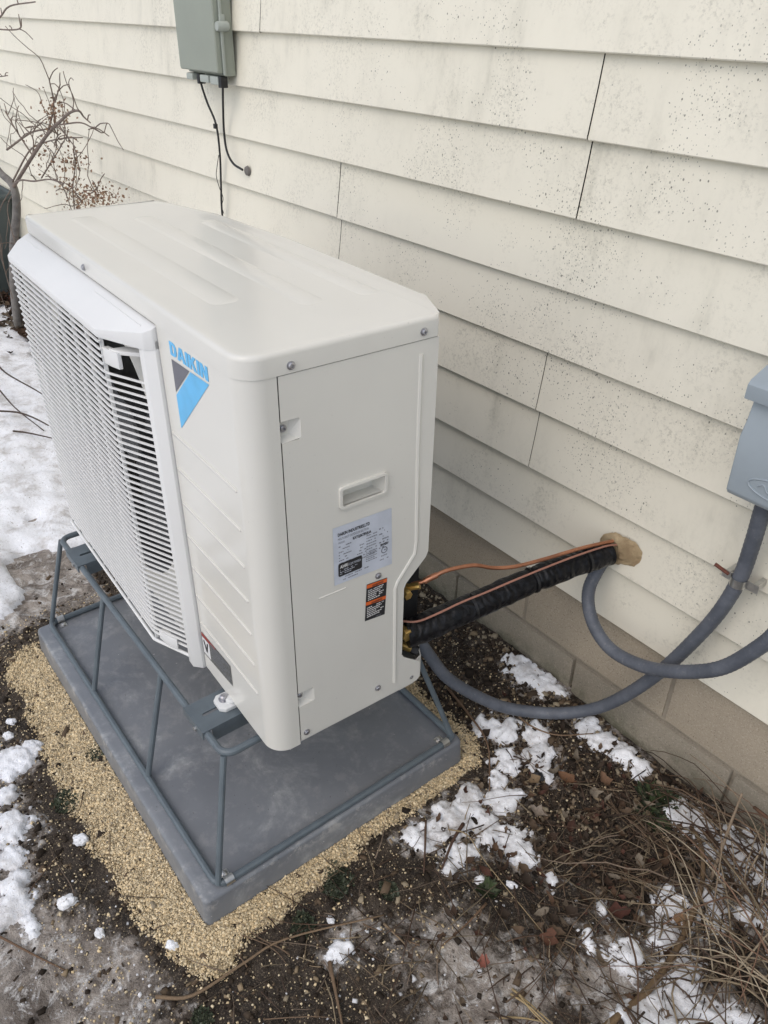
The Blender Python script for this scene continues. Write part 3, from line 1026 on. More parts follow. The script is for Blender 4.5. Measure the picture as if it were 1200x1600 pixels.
# rating plate and warning label on the service panel (coordinates are y, z)
def side_poly(name, poly, mat, x, parent):
    m3 = UB()
    tr = tessellate_polygon([[Vector((a, b, 0)) for a, b in poly]])
    m3.v = [(x, a, b) for a, b in poly]
    m3.f = [tuple(t) for t in tr]
    return m3.build(name, mat, parent, smooth=False)
def sq(y0, y1, z0, z1):
    return [(y0, z0), (y1, z0), (y1, z1), (y0, z1)]
plate = side_poly("rating_plate", [(.126, .308), (.2365, .304), (.2335, .4125), (.1255, .4145)], 'sticker', .0006, side)
EX, EY, EN = (0, 1, 0), (0, 0, 1), (1, 0, 0)
def stext(body, mat, size, y, z, parent, width=None, bold=0.0, x=.0007):
    return text_mesh("lettering", body, mat, size, (x, y, z + .0125), EX, EY, EN, parent, width, bold)
stext("DAIKIN INDUSTRIES,LTD", 'ink', .0078, .134, .3970, plate, .058, .00022)
stext("MULTI-SPLIT OUTDOOR SECTION", 'greyink', .0062, .134, .3895, plate, .056)
stext("MODEL", 'greyink', .0050, .135, .3830, plate, .012)
stext("RXTQ36TBVJUA", 'ink', .0068, .161, .3815, plate, .034, .0002)
pr = random.Random(5)
def dash_row(y0, y1, z, h, mat, parent, x=.0010, fill=.8):
    y = y0
    m3 = UB()
    while y < y1 - .001:
        w = pr.uniform(.0012, .0045)
        if pr.random() < fill:
            m3.add([(x, y, z), (x, min(y + w, y1), z), (x, min(y + w, y1), z + h), (x, y, z + h)], [(0, 1, 2, 3)])
        y += w + .0008
    if m3.v:
        m3.build("print_line", mat, parent, smooth=False)
for i in range(8):
    zz = .3765 - i * .0052
    dash_row(.135, .158 - (i % 3) * .003, zz, .0017, 'greyink', plate)
    if i > 1:
        dash_row(.166, .186, zz - .001, .0017, 'greyink', plate, fill=.5)
    dash_row(.186, .206, zz + .001, .0017, 'greyink', plate)
    dash_row(.210, .229, zz + .004, .0022, 'greyink', plate, fill=.55)
tagp = side_poly("certification_mark", rrect(.1335, .1775, .3215, .3465, .003, 3), 'ink', .0012, plate)
stext("AHRI", 'white', .0085, .136, .3370, tagp, .015, .0002, .0015)
stext("CERTIFIED", 'sticker', .0060, .1525, .3370, tagp, .022, 0, .0015)
for i in range(3):
    dash_row(.136, .168 - i * .005, .3325 - i * .0034, .0011, 'sticker', tagp, .0017)
for i in range(5):
    dash_row(.185, .206 - (i % 2) * .004, .3435 - i * .0036, .0014, 'greyink', plate)
stext("R410A", 'ink', .0072, .213, .3475, plate, .0145, .0002)
m3 = UB().prism(circle(.2205, .3385, .0062, 20), .0009, .0011, 'YZ', [circle(.2205, .3385, .0046, 20)])
m3.build("approval_mark", 'greyink', plate, smooth=False)
dash_row(.2165, .2245, .3375, .0022, 'greyink', plate)
dash_row(.2145, .2260, .3275, .0018, 'greyink', plate)
dash_row(.212, .230, .3205, .0016, 'greyink', plate)
dash_row(.142, .190, .3175, .0016, 'greyink', plate)
dash_row(.142, .170, .3125, .0016, 'greyink', plate)

warn = side_poly("warning_label", [(.183, .2085), (.2235, .2045), (.2275, .2800), (.1868, .2835)], 'ink', .0006, side)
side_poly("warning_band", [(.1868, .2823), (.2270, .2790), (.2266, .2718), (.1865, .2752)], 'orange', .0010, warn)
side_poly("warning_band", [(.1850, .2477), (.2254, .2440), (.2250, .2370), (.1847, .2407)], 'orange', .0010, warn)
stext("WARNING", 'ink', .0055, .197, .2747, warn, .022, .0001, .0013)
stext("WARNING", 'ink', .0055, .195, .2400, warn, .022, .0001, .0013)
for i in range(6):
    dash_row(.189, .2215 - (i % 3) * .004, .2685 - i * .0038, .0019, 'white', warn, fill=.92)
for i in range(6):
    dash_row(.187, .2205 - (i % 3) * .004, .2335 - i * .0038, .0019, 'white', warn, fill=.92)
dash_row(.205, .2215, .2085, .0013, 'greyink', warn)

# service valves in the cut-out
def valve(y, z, r, x1, name="service_valve"):
    v = UB().lathe([(r * .62, -.058), (r * .62, -.040), (r * .95, -.038), (r * .95, x1 - .014)], (0, y, z), 'X', 10).build(name, 'brass')
    UB().lathe([(r * 1.02, x1 - .0135), (r * 1.05, x1 - .003), (r * .90, x1), (r * .2, x1 + .0004)], (0, y, z), 'X', 6).build("hex_cap", 'brass', v)
    return v
valve(.281, .211, .0088, -.008)
valve(.2805, .122, .0118, -.004)
v = UB().tube([(-.05, .280, .078), (-.03, .292, .074), (-.020, .302, .070)], .0075, 10).build("service_port", 'brass')
UB().tube([(-.021, .3015, .0703), (-.012, .310, .0665)], .0092, 10).build("port_cap", 'black', v)
UB().tube([(-.045, .288, .204), (-.030, .300, .208), (-.018, .312, .214)], .0065, 10).build("flare_nut", 'brass')

# ------------------------------------------------------------------ refrigerant lines
line = thing("line_set", "black taped line set running from the unit to the wall", "pipe", (-.01, .296, .117))
lo_ = Vector((.01, -.296, -.117))
LSP = [(-0.014, 0.291, 0.111), (-0.006, 0.312, 0.113), (0.007, 0.373, 0.122), (0.024, 0.445, 0.133), (0.037, 0.505, 0.143), (0.056, 0.588, 0.154), (0.075, 0.668, 0.160), (0.089, 0.722, 0.162)]
cp = [Vector(p) + lo_ for p in curve(LSP, 9)]
rr = []
for i, p in enumerate(cp):
    t = i / (len(cp) - 1)
    r = .0272 - .0032 * t + .0007 * math.sin(t * 37) + .0006 * math.sin(t * 83 + 1)
    for tt in (.385, .66, .86):
        r -= .003 * math.exp(-((t - tt) / .016) ** 2)
    rr.append(r)
MB().tube(cp, rr, 18).build("wrap", 'wrap', line, angle=70)
for tt in (.385, .66, .86):
    i = int(tt * (len(cp) - 1))
    t = (cp[i + 1] - cp[i - 1]).normalized()
    MB().tube([cp[i] - t * .0026, cp[i] + t * .0026], .0258, 18).build("cable_tie", 'tie', line)
    up = Vector((0, 0, 1))
    MB().box(-.004, .004, -.004, .004, -.003, .004).build("tie_buckle", 'tie', line).location = cp[i] + up * .0268
CUP = [(-0.020, 0.305, 0.212), (-0.008, 0.322, 0.218), (-0.002, 0.336, 0.224), (0.006, 0.366, 0.231), (0.017, 0.418, 0.225), (0.027, 0.459, 0.207), (0.038, 0.508, 0.195), (0.053, 0.572, 0.193), (0.062, 0.614, 0.193), (0.074, 0.665, 0.193), (0.088, 0.728, 0.188)]
o = MB().tube(curve(CUP, 7), .0038, 12).build("copper_pipe", 'copper')
tag(o, "bare copper pipe bending over the black line set into the wall", "pipe")
sl = [Vector(p) for p in curve([(-.0075, .3225, .2182), (-.003, .334, .2233), (.001, .345, .2268)], 5)]
MB().tube(sl, .0056, 12).build("flared_sleeve", 'copper', o)
WP = [(-0.016, 0.276, 0.146), (0.004, 0.300, 0.146), (0.014, 0.336, 0.151), (0.027, 0.386, 0.163), (0.041, 0.437, 0.172), (0.054, 0.49, 0.181), (0.069, 0.56, 0.189), (0.080, 0.63, 0.191), (.091, .70, .189), (.096, .73, .183)]
o = MB().tube(curve(WP, 6), .0020, 8).build("control_wire", 'wirepink')
tag(o, "thin pinkish control wire lying along the black line set", "wire")
# foam around the wall penetration
mb = MB()
N, K = 44, 6
rf = random.Random(9)
rad = [1 + .22 * math.sin(2 * a + .6) + .09 * math.sin(3 * a + 1) + .025 * rf.uniform(-1, 1) * 1.5 for a in (2 * math.pi * i / N for i in range(N))]
fc = (.094, .162)
for k_ in range(K + 1):
    u = k_ / K
    for i in range(N):
        a = 2 * math.pi * i / N
        rr_ = (1 - u) * .045 * rad[i] + u * .012
        y = YW + .006 - .009 * math.sin(min(1, u * 1.25) * math.pi / 2) + .0022 * math.sin(i * .55 + k_ * 1.3)
        mb.v.append((fc[0] + rr_ * math.cos(a) * .95, y, fc[1] + rr_ * math.sin(a) * 1.0))
for k_ in range(K):
    for i in range(N):
        a, b = k_ * N + i, k_ * N + (i + 1) % N
        mb.f.append((a, b, b + N, a + N))
mb.f.append(tuple(range(K * N, (K + 1) * N)))
o = mb.build("foam_sealant", 'foam', angle=80)
tag(o, "tan foam sealant around the pipe hole in the siding", "sealant")

# ------------------------------------------------------------------ electrical conduits
C1 = [(0.360, 0.690, 0.452), (0.359, 0.692, 0.413), (0.357, 0.7, 0.343), (0.352, 0.706, 0.267), (0.336, 0.702, 0.182), (0.305, 0.695, 0.089), (0.268, 0.69, -0.001), (0.22, 0.68, -0.093), (0.169, 0.66, -0.163), (0.106, 0.62, -0.205), (0.033, 0.56, -0.215), (-0.008, 0.5, -0.177), (-0.048, 0.44, -0.116), (-0.075, 0.405, -0.048), (-0.101, 0.385, 0.0), (-.10, .345, .04)]
C2 = [(0.074, 0.745, 0.140), (0.076, 0.718, 0.122), (0.082, 0.688, 0.088), (0.105, 0.665, 0.062), (0.138, 0.655, 0.032), (0.182, 0.65, 0.016), (0.234, 0.65, 0.021), (0.286, 0.65, 0.042), (0.344, 0.65, 0.082), (0.394, 0.65, 0.131), (0.433, 0.65, 0.199), (0.453, 0.655, 0.251), (.462, .67, .33), (.462, .69, .455)]
def conduit(pts, label):
    P = curve(pts, 22)
    rr = [.0128 + .00035 * math.sin(i * 2.1) for i in range(len(P))]
    o = MB().tube(P, rr, 16).build("conduit", 'conduit', angle=70)
    return tag(o, label, "conduit")
conduit(C1, "grey flexible conduit strapped to the wall, swooping from the breaker box to the unit")
conduit(C2, "grey flexible conduit looping from the wall hole below the black line set")
stp = thing("conduit_strap", "galvanised strap holding the grey conduit to the siding", "strap", (.352, YW, .262))
mb = MB()
for i in range(13):
    a = R(200 * i / 12 - 10)
    for dz in (-.008, .008):
        mb.v.append((.0140 * math.cos(a) * 1.02, -.0315 - .0142 * math.sin(a), dz))
for i in range(12):
    mb.f.append((2 * i, 2 * i + 1, 2 * i + 3, 2 * i + 2))
mb.box(-.032, -.0135, -.030, -.0285, -.008, .008)
mb.box(.0135, .034, -.030, -.0285, -.008, .008)
mb.build("strap_band", 'zinc', stp)
MB().tube([(-.046, -.034, .010), (-.020, -.030, .002)], .0032, 8).build("rusty_screw", 'rust', stp)
MB().box(-.028, -.020, -.0283, .002, -.006, .006).build("standoff", 'zinc', stp)
MB().box(.022, .030, -.0283, .002, -.006, .006).build("standoff", 'zinc', stp)

# breaker / disconnect box at the right
bx = thing("disconnect_box", "blue grey metal disconnect box on the siding above the conduits", "electrical box", (.395, YW, .43))
bo = Vector((-.395, -YW, -.43))
mb = MB().box(.322, .470, .664, YW - .0005, .452, .655)
mb.v = [tuple(Vector(v) + bo) for v in mb.v]
mb.build("enclosure", 'meter', bx, bevel=.004)
# cover: slightly bellied with a sloping shoulder
pf = [(.6625, .437), (.650, .439), (.644, .447), (.640, .54), (.648, .565), (.654, .600), (.6625, .600)]
mb = MB().prism(pf, .316, .476, 'YZ')
mb.v = [tuple(Vector(v) + bo) for v in mb.v]
cover = mb.build("cover", 'meter', bx, bevel=.005, segs=3)
pf = [(.636, .598), (.636, .620), (.642, .626), (YW - .001, .662), (YW - .001, .656), (.650, .6205), (.650, .598)]
mb = MB().prism(pf, .309, .483, 'YZ')
mb.v = [tuple(Vector(v) + bo) for v in mb.v]
mb.build("rain_hood", 'meter', bx, bevel=.0015)
ell = [(.402 + .055 * math.cos(2 * math.pi * i / 40), .6425, .475 + .016 * math.sin(2 * math.pi * i / 40)) for i in range(41)]
mb = MB().tube(ell, .0016, 6, False)
mb.v = [tuple(Vector(v) + bo) for v in mb.v]
mb.build("embossed_oval", 'meter', cover)
sq_ = [(.362 + .0085 * i, .6423, .474 + .007 * math.sin(i * 2.1) * (1 if i % 2 else .6)) for i in range(10)]
mb = MB().tube(curve(sq_, 4), .0014, 6, False)
mb.v = [tuple(Vector(v) + bo) for v in mb.v]
mb.build("embossed_script", 'meter', cover)
mb = MB().box(.318, .330, .657, .668, .568, .600)
mb.v = [tuple(Vector(v) + bo) for v in mb.v]
mb.build("latch", 'black', bx)
for x in (.3595, .4625):
    mb = MB().lathe([(.017, .438), (.017, .4515)], (x, .691, 0), 'Z', 16)
    mb.v = [tuple(Vector(v) + bo) for v in mb.v]
    mb.build("conduit_fitting", 'black', bx)

# ------------------------------------------------------------------ telecom box and its cables
tb = thing("telecom_box", "grey green plastic telecom box mounted high on the siding", "utility box", (-1.41, YW, .90))
to = Vector((1.41, -YW, -.90))
def tpart(mb, name, mat, parent, **kw):
    mb.v = [tuple(Vector(v) + to) for v in mb.v]
    return mb.build(name, mat, parent, **kw)
tpart(MB().box(-1.520, -1.304, .706, YW - .0005, .905, 1.30), "back_box", 'telecom', tb, bevel=.004)
tpart(MB().box(-1.527, -1.306, .684, .7055, .912, 1.295), "door", 'telecom', tb, bevel=.007, segs=3)
tpart(MB().box(-1.3055, -1.299, .700, .7075, .908, 1.29), "door_seam", 'telecom2', tb, bevel=.002)
tpart(MB().lathe([(.010, -.026), (.012, -.02), (.012, .004), (.008, .008)], (-1.297, .714, 1.018), 'Y', 12), "hinge_barrel", 'telecom2', tb)
tpart(MB().box(-1.303, -1.294, .698, .712, 1.027, 1.044), "hasp", 'telecom2', tb, bevel=.002)
tpart(MB().box(-1.505, -1.468, .690, .725, .888, .9045), "cable_port", 'telecom2', tb, bevel=.004)
tpart(MB().box(-1.425, -1.375, .690, .725, .886, .9045), "cable_port", 'telecom2', tb, bevel=.004)
tpart(MB().box(-1.370, -1.325, .692, .725, .884, .9045), "cable_port", 'telecom2', tb, bevel=.004)
tpart(MB().box(-1.452, -1.438, .695, .715, .880, .905), "cable_gland", 'black', tb, bevel=.002)
tpart(MB().box(-1.330, -1.312, .695, .715, .878, .905), "cable_gland", 'black', tb, bevel=.002)
CB1 = [(-1.445, 0.705, 0.895), (-1.449, 0.705, 0.880), (-1.445, 0.716, 0.833), (-1.416, 0.722, 0.78), (-1.413, 0.724, 0.706), (-1.424, 0.724, 0.618), (-1.434, 0.724, 0.535), (-1.436, .724, .3), (-1.43, .722, .0), (-1.43, .715, -.25)]
o = MB().tube(curve(CB1, 6), .0030, 7).build("black_cable", 'black')
tag(o, "black cable dropping straight down the siding behind the heat pump", "cable")
MB().box(-.006, .006, -.004, .004, -.006, .006).build("cable_clip", 'black', o).location = (-1.414, .719, .776)
hair = [(-1.418, .7225, .70), (-1.436, .7225, .665), (-1.445, .7225, .64), (-1.432, .7225, .61), (-1.415, .7225, .585), (-1.428, .7225, .56), (-1.42, .7225, .54)]
MB().tube(curve(hair, 5), .0011, 5).build("ground_wire", 'black', o)
CB2 = [(-1.320, 0.705, 0.895), (-1.322, 0.704, 0.880), (-1.358, 0.718, 0.824), (-1.372, 0.722, 0.768), (-1.366, 0.722, 0.719), (-1.335, 0.722, 0.69), (-1.286, 0.724, 0.679)]
o = MB().tube(curve(CB2, 6), .0032, 7).build("black_cable", 'black')
tag(o, "short black cable curving from telecom box to a hole in the siding", "cable")
m3 = MB().lathe([(.014, 0), (.012, -.006), (.004, -.010)], (-1.285, YW + .003, .675), 'Y', 9)
m3.build("duct_seal", 'bark', o)

# ------------------------------------------------------------------ loose material on the ground
def scatter_mesh(name, cent, half, rotz, tilt, tints, mat='tint', jitter=.35, flat=1.0):
    """one mesh of many small irregular 8-cornered grains"""
    N = len(cent)
    cube = np.array([(-1, -1, -1), (1, -1, -1), (1, 1, -1), (-1, 1, -1), (-1, -1, 1), (1, -1, 1), (1, 1, 1), (-1, 1, 1)], float)
    v = cube[None] * (1 + jitter * (rng.random((N, 8, 3)) * 2 - 1))
    v[:, 4:, :2] *= .72
    v = v * half[:, None, :]
    c, s = np.cos(tilt)[:, None], np.sin(tilt)[:, None]
    y, z = v[..., 1] * c - v[..., 2] * s, v[..., 1] * s + v[..., 2] * c
    v[..., 1], v[..., 2] = y, z
    c, s = np.cos(rotz)[:, None], np.sin(rotz)[:, None]
    x, y = v[..., 0] * c - v[..., 1] * s, v[..., 0] * s + v[..., 1] * c
    v[..., 0], v[..., 1] = x, y
    v += cent[:, None, :]
    q = np.array([(0, 3, 2, 1), (4, 5, 6, 7), (0, 1, 5, 4), (1, 2, 6, 5), (2, 3, 7, 6), (3, 0, 4, 7)])
    F = (q[None] + (np.arange(N) * 8)[:, None, None]).reshape(-1, 4)
    me = bpy.data.meshes.new(name)
    me.vertices.add(N * 8)
    me.vertices.foreach_set("co", v.astype(np.float32).ravel())
    me.loops.add(F.size)
    me.loops.foreach_set("vertex_index", F.astype(np.int32).ravel())
    me.polygons.add(len(F))
    me.polygons.foreach_set("loop_start", np.arange(0, F.size, 4, dtype=np.int32))
    me.polygons.foreach_set("loop_total", np.full(len(F), 4, np.int32))
    me.update(calc_edges=True)
    at = me.color_attributes.new("tint", 'FLOAT_COLOR', 'POINT')
    col = np.concatenate([np.repeat(tints, 8, 0), np.ones((N * 8, 1))], 1)
    at.data.foreach_set("color", col.astype(np.float32).ravel())
    me.materials.append(MT[mat])
    return me

def pts_where(n, x0, x1, y0, y1, fn):
    out = np.zeros((0, 2))
    while len(out) < n:
        p = np.stack([rng.uniform(x0, x1, n * 2), rng.uniform(y0, y1, n * 2)], 1)
        p = p[rng.random(len(p)) < fn(p[:, 0], p[:, 1])]
        out = np.concatenate([out, p])
    return out[:n]

# tan stone screenings round the pad
def gden(x, y):
    f = np.clip(grav_f(x, y) * 1.25 - .15 + (fbm(x, y, 26, 5) - .5) * 1.5 * sst(grav_f(x, y), 0, .30), 0, 1)
    f = f * (pad_dist(x, y) > .004)
    return f + .012 * (pad_dist(x, y) < .35) * (pad_dist(x, y) > .01)
P = pts_where(95000, -1.05, .30, -.42, .66, gden)
N = len(P)
sz = np.minimum(np.exp(rng.normal(math.log(.00098), .42, N)), .0026)
half = np.stack([sz * rng.uniform(.8, 1.4, N), sz * rng.uniform(.7, 1.1, N), sz * rng.uniform(.6, 1.0, N)], 1)
cz = ground_z(P[:, 0], P[:, 1]) + sz * .3 + rng.random(N) * .0035
hue = rng.random((N, 1))
tn = (np.array([[.82, .64, .38]]) * (1 - hue) + np.array([[.86, .73, .50]]) * hue) * rng.uniform(.55, 1.12, (N, 1))
tn = np.where(rng.random((N, 1)) < .07, tn * np.array([[.45, .45, .5]]), tn)
o = link("gravel", scatter_mesh("gravel", np.column_stack([P, cz]), half, rng.uniform(0, 6.3, N), rng.uniform(-.8, .8, N), tn))
tag(o, "tan stone screenings spread around the edge of the grey pad", "gravel", kind="stuff")

# dark mulch and pea gravel along the foundation, crumbs of soil everywhere near
def mden(x, y):
    f = sst(y, .40, .52) * (x > -1.2) * (x < .45) + .22 * (pad_dist(x, y) < .5)
    return np.clip(f, 0, 1) * (pad_dist(x, y) > .012) * (y < .742)
P = pts_where(14000, -1.2, .85, -.65, .745, lambda x, y: mden(x, y) * (1 - .85 * sst(ice_f(x, y), .35, .6)))
N = len(P)
sz = np.exp(rng.normal(math.log(.0024), .42, N))
half = np.stack([sz * rng.uniform(.8, 1.9, N), sz * rng.uniform(.6, 1.1, N), sz * rng.uniform(.4, .9, N)], 1)
cz = ground_z(P[:, 0], P[:, 1]) + sz * .25
pick = rng.random(N)
pal = np.array([(.030, .022, .016), (.055, .040, .028), (.12, .085, .055), (.25, .19, .12), (.36, .30, .21)])
edge = sst(P[:, 1], .66, .72)
idx = np.digitize(pick + .22 * edge, [.42, .70, .86, .95])
tn = pal[idx] * rng.uniform(.7, 1.2, (N, 1))
o = link("mulch", scatter_mesh("mulch", np.column_stack([P, cz]), half, rng.uniform(0, 6.3, N), rng.uniform(-.6, .6, N), tn))
tag(o, "dark mulch and small pebbles along the foundation behind the unit", "mulch", kind="stuff")

# ice crumbs and snow bits strewn on the dirty ice
P = pts_where(1100, -.75, .75, -.60, .70, lambda x, y: np.clip(ice_f(x, y) * .8 + .5 * (snow_m(x, y) > -.6), 0, 1) * (pad_dist(x, y) > .08))
N = len(P)
sz = np.exp(rng.normal(math.log(.0012), .5, N))
half = np.stack([sz * rng.uniform(.8, 1.5, N), sz, sz * .6], 1)
cz = ground_z(P[:, 0], P[:, 1]) + sz * .2
tn = np.repeat(np.array([[.74, .74, .75]]), N, 0) * rng.uniform(.6, 1.1, (N, 1))
o = link("snow_crumbs", scatter_mesh("snow_crumbs", np.column_stack([P, cz]), half, rng.uniform(0, 6.3, N), rng.uniform(-.6, .6, N), tn))
tag(o, "white crumbs of snow and ice strewn over the frozen soil", "snow", kind="stuff")

# lumps of snow lying by themselves
def lump(name, x, y, sx, sy, sz, rz, label, seed, mat='snow'):
    bm = bmesh.new()
    bmesh.ops.create_icosphere(bm, subdivisions=4, radius=1)
    rl = random.Random(seed)
    ph = [rl.uniform(0, 9) for _ in range(6)]
    from mathutils import noise as mn
    for v in bm.verts:
        d = v.co.copy()
        nz = mn.fractal(d * 1.6 + Vector((seed * 3.1, 0, 0)), 1.0, 2.0, 4) * .30 + mn.noise(d * 6 + Vector((0, seed, 0))) * .07
        d *= 1 + nz
        if d.z < -.35:
            d.z = -.35
        v.co = (d.x * sx, d.y * sy, d.z * sz)
    for f in bm.faces:
        f.smooth = True
    me = bpy.data.meshes.new(name)
    bm.to_mesh(me)
    bm.free()
    me.materials.append(MT[mat])
    o = link(name, me, None, (x, y, gz(x, y) + sz * .25))
    o.rotation_euler.z = rz
    return o
for i, (x, y, sx, sy, sz, rz, lab) in enumerate([
        (-.301, -.284, .016, .011, .011, .9, "small white snow lump on dark soil halfway along the pad's long side"),
        (-.188, -.349, .019, .012, .013, 1.1, "dirty white snow lump on the brown ice near the lower left"),
        (.002, -.233, .012, .008, .009, .6, "small snow lump just below the pad's front corner"),
        (-.099, -.324, .010, .008, .008, .2, "tiny snow lump on the ice left of the pad's front corner"),
        (-.592, -.285, .026, .015, .010, .5, "flat snow lump with a pointed end beside the large snow slab"),
        (-.656, -.318, .013, .010, .009, .3, "round snow lump at the left edge above the snow slab"),
        (-.700, -.300, .012, .009, .008, .8, "grey icy lump above the row of snow lumps at left"),
        (.279, .324, .012, .007, .005, .4, "thin bright snow sliver among twigs in the right foreground"),
        (.130, .014, .008, .006, .007, .2, "tiny snow lump beside the green moss near the screenings"),
        (.236, .283, .011, .009, .008, 1.2, "small snow lump with a green leaf beside it")]):
    tag(lump("snow_lump", x, y, sx, sy, sz, rz, lab, i + 1), lab, "snow lump", "loose lumps of snow")
tag(lump("pebble", .145, .538, .013, .011, .009, .3, "", 31, 'stone'), "smooth black pebble lying in the snow strip beside the foundation", "pebble")

# moss and low green sprigs
def sprig_mass(name, spots, n, h, label, cat, cols):
    V, F, T = [], [], []
    for (x, y, r) in spots:
        for _ in range(n):
            a, d = random.uniform(0, 6.3), r * math.sqrt(random.random())
            px, py = x + d * math.cos(a), y + d * math.sin(a) * .8
            z = gz(px, py)
            hh = h * random.uniform(.3, 1.0)
            t = random.uniform(0, 6.3)
            lx, ly = math.cos(t) * hh * .8, math.sin(t) * hh * .8
            w = hh * .28
            nx, ny = -math.sin(t) * w, math.cos(t) * w
            k = len(V)
            V += [(px, py, z), (px + lx * .5 + nx, py + ly * .5 + ny, z + hh * .5), (px + lx, py + ly, z + hh * .7), (px + lx * .5 - nx, py + ly * .5 - ny, z + hh * .45)]
            F.append((k, k + 1, k + 2, k + 3))
            c = random.choice(cols)
            s = random.uniform(.6, 1.3)
            T += [(c[0] * s, c[1] * s, c[2] * s, 1)] * 4
    me = bpy.data.meshes.new(name)
    me.from_pydata(V, [], F)
    at = me.color_attributes.new("tint", 'FLOAT_COLOR', 'POINT')
    at.data.foreach_set("color", np.array(T, np.float32).ravel())
    me.materials.append(MT['wood'])
    return tag(link(name, me), label, cat, kind="stuff")
GREEN = [(.045, .062, .036), (.075, .09, .055), (.10, .115, .082), (.03, .04, .022)]
sprig_mass("moss", [(.073, .072, .030), (.085, .055, .025), (.106, -.027, .020), (.112, -.040, .016), (.150, .130, .018), (-.409, -.278, .030), (-.482, -.184, .022), (.139, -.245, .018)], 420, .010, "dusty green moss tufts at the edge of the tan screenings", "moss", GREEN)
sprig_mass("green_weeds", [(.339, .66, .030), (.37, .63, .03), (.36, .68, .02), (.26, .28, .012)], 90, .026, "small green weeds between dead stalks beside the foundation", "weed", [(.05, .075, .03), (.08, .10, .055), (.035, .05, .028)])

# dead leaves: a carpet of scraps plus single leaves one can pick out
def leaf_geo(L, W, curl, seed):
    rl = random.Random(seed)
    n = 7
    V, F = [], []
    for i in range(n):
        u = i / (n - 1)
        w = W * math.sin(math.pi * min(1, u * .98 + .01)) ** 1.1 * (1 + .45 * rl.uniform(-1, 1))
        z = curl * (u - .5) ** 2 * 4 * L + .1 * L * rl.uniform(-1, 1) * curl
        V += [(u * L - L / 2, -w, z + abs(w) * .6 + rl.uniform(0, .2) * W), (u * L - L / 2, 0, z), (u * L - L / 2, w, z + abs(w) * .5 + rl.uniform(0, .3) * W)]
    for i in range(n - 1):
        a = i * 3
        F += [(a, a + 1, a + 4, a + 3), (a + 1, a + 2, a + 5, a + 4)]
    return V, F
LEAFC = [(.105, .062, .038), (.14, .095, .062), (.075, .045, .03), (.19, .145, .10), (.24, .20, .15), (.10, .045, .032), (.05, .034, .024), (.06, .042, .03)]
V, F, T = [], [], []
def leaf_density(x, y):
    f = .95 * np.exp(-(((x - .32) / .17) ** 2 + ((y - .50) / .17) ** 2)) + .20 * np.exp(-(((x - .45) / .25) ** 2 + ((y - .35) / .3) ** 2))
    return np.clip(f, 0, 1) * (pad_dist(x, y) > .06)
for (x, y) in pts_where(560, -.1, .8, .05, .735, leaf_density):
    L = random.choice((.008, .012, .018, .026)) * random.uniform(.8, 1.3)
    v, f = leaf_geo(L, L * random.uniform(.14, .34), random.uniform(.1, .8), random.random())
    Mx = Matrix.Translation((x, y, gz(x, y) + random.uniform(.001, .012))) @ Matrix.Rotation(random.uniform(0, 6.3), 4, 'Z') @ Matrix.Rotation(random.uniform(-.6, .6), 4, 'X') @ Matrix.Rotation(random.uniform(-.5, .5), 4, 'Y')
    k = len(V)
    V += [tuple(Mx @ Vector(p)) for p in v]
    F += [tuple(i + k for i in q) for q in f]
    c, s = random.choice(LEAFC), random.uniform(.6, 1.15)
    T += [(c[0] * s, c[1] * s, c[2] * s, 1)] * len(v)
for cxx, cyy, nn in ((-3.6, .60, 260), (-4.3, .62, 200), (-2.9, .62, 200), (-2.2, .62, 120)):
    for _ in range(nn):
        x, y = cxx + random.uniform(-.45, .45), min(.73, cyy + random.gauss(0, .08))
        L = random.uniform(.03, .07)
        v, f = leaf_geo(L, L * .35, .4, random.random())
        Mx = Matrix.Translation((x, y, gz(x, y) + random.uniform(.002, .03))) @ Matrix.Rotation(random.uniform(0, 6.3), 4, 'Z') @ Matrix.Rotation(random.uniform(-.6, .6), 4, 'X')
        k = len(V)
        V += [tuple(Mx @ Vector(p)) for p in v]
        F += [tuple(i + k for i in q) for q in f]
        c, s = random.choice(LEAFC), random.uniform(.6, 1.15)
        T += [(c[0] * s, c[1] * s, c[2] * s, 1)] * len(v)
me = bpy.data.meshes.new("leaf_litter")
me.from_pydata(V, [], F)
at = me.color_attributes.new("tint", 'FLOAT_COLOR', 'POINT')
at.data.foreach_set("color", np.array(T, np.float32).ravel())
me.materials.append(MT['wood'])
for pgn in me.polygons:
    pgn.use_smooth = True
tag(link("leaf_litter", me), "brown scraps of dead leaves between the snow patches by the foundation", "leaf litter", kind="stuff")

def single_leaf(x, y, L, W, rz, col, label, seed):
    v, f = leaf_geo(L, W, .22, seed)
    me = bpy.data.meshes.new("dead_leaf")
    me.from_pydata(v, [], f)
    at = me.color_attributes.new("tint", 'FLOAT_COLOR', 'POINT')
    at.data.foreach_set("color", np.array([tuple(col) + (1,)] * len(v), np.float32).ravel())
    me.materials.append(MT['wood'])
    for pgn in me.polygons:
        pgn.use_smooth = True
    o = link("dead_leaf", me, None, (x, y, gz(x, y) + .010))
    o.rotation_euler = (random.uniform(-.15, .15), random.uniform(-.2, .2), rz)
    tag(o, label, "leaf", "single dead leaves")
single_leaf(.206, .470, .040, .014, .4, (.30, .25, .20), "pale grey brown leaf lying flat below the black pebble", 1)
single_leaf(.196, .570, .046, .012, .1, (.19, .10, .055), "rust brown leaf right of the black pebble", 2)
single_leaf(.150, .520, .030, .010, 1.3, (.24, .17, .10), "narrow tan leaf standing in the litter under the black pebble", 3)
single_leaf(.357, .174, .022, .012, .7, (.30, .115, .085), "small pinkish red leaf frozen in the foreground ice", 4)
single_leaf(.395, .300, .034, .015, 2.0, (.13, .06, .038), "dark reddish leaf in the slush right of the foreground twigs", 5)
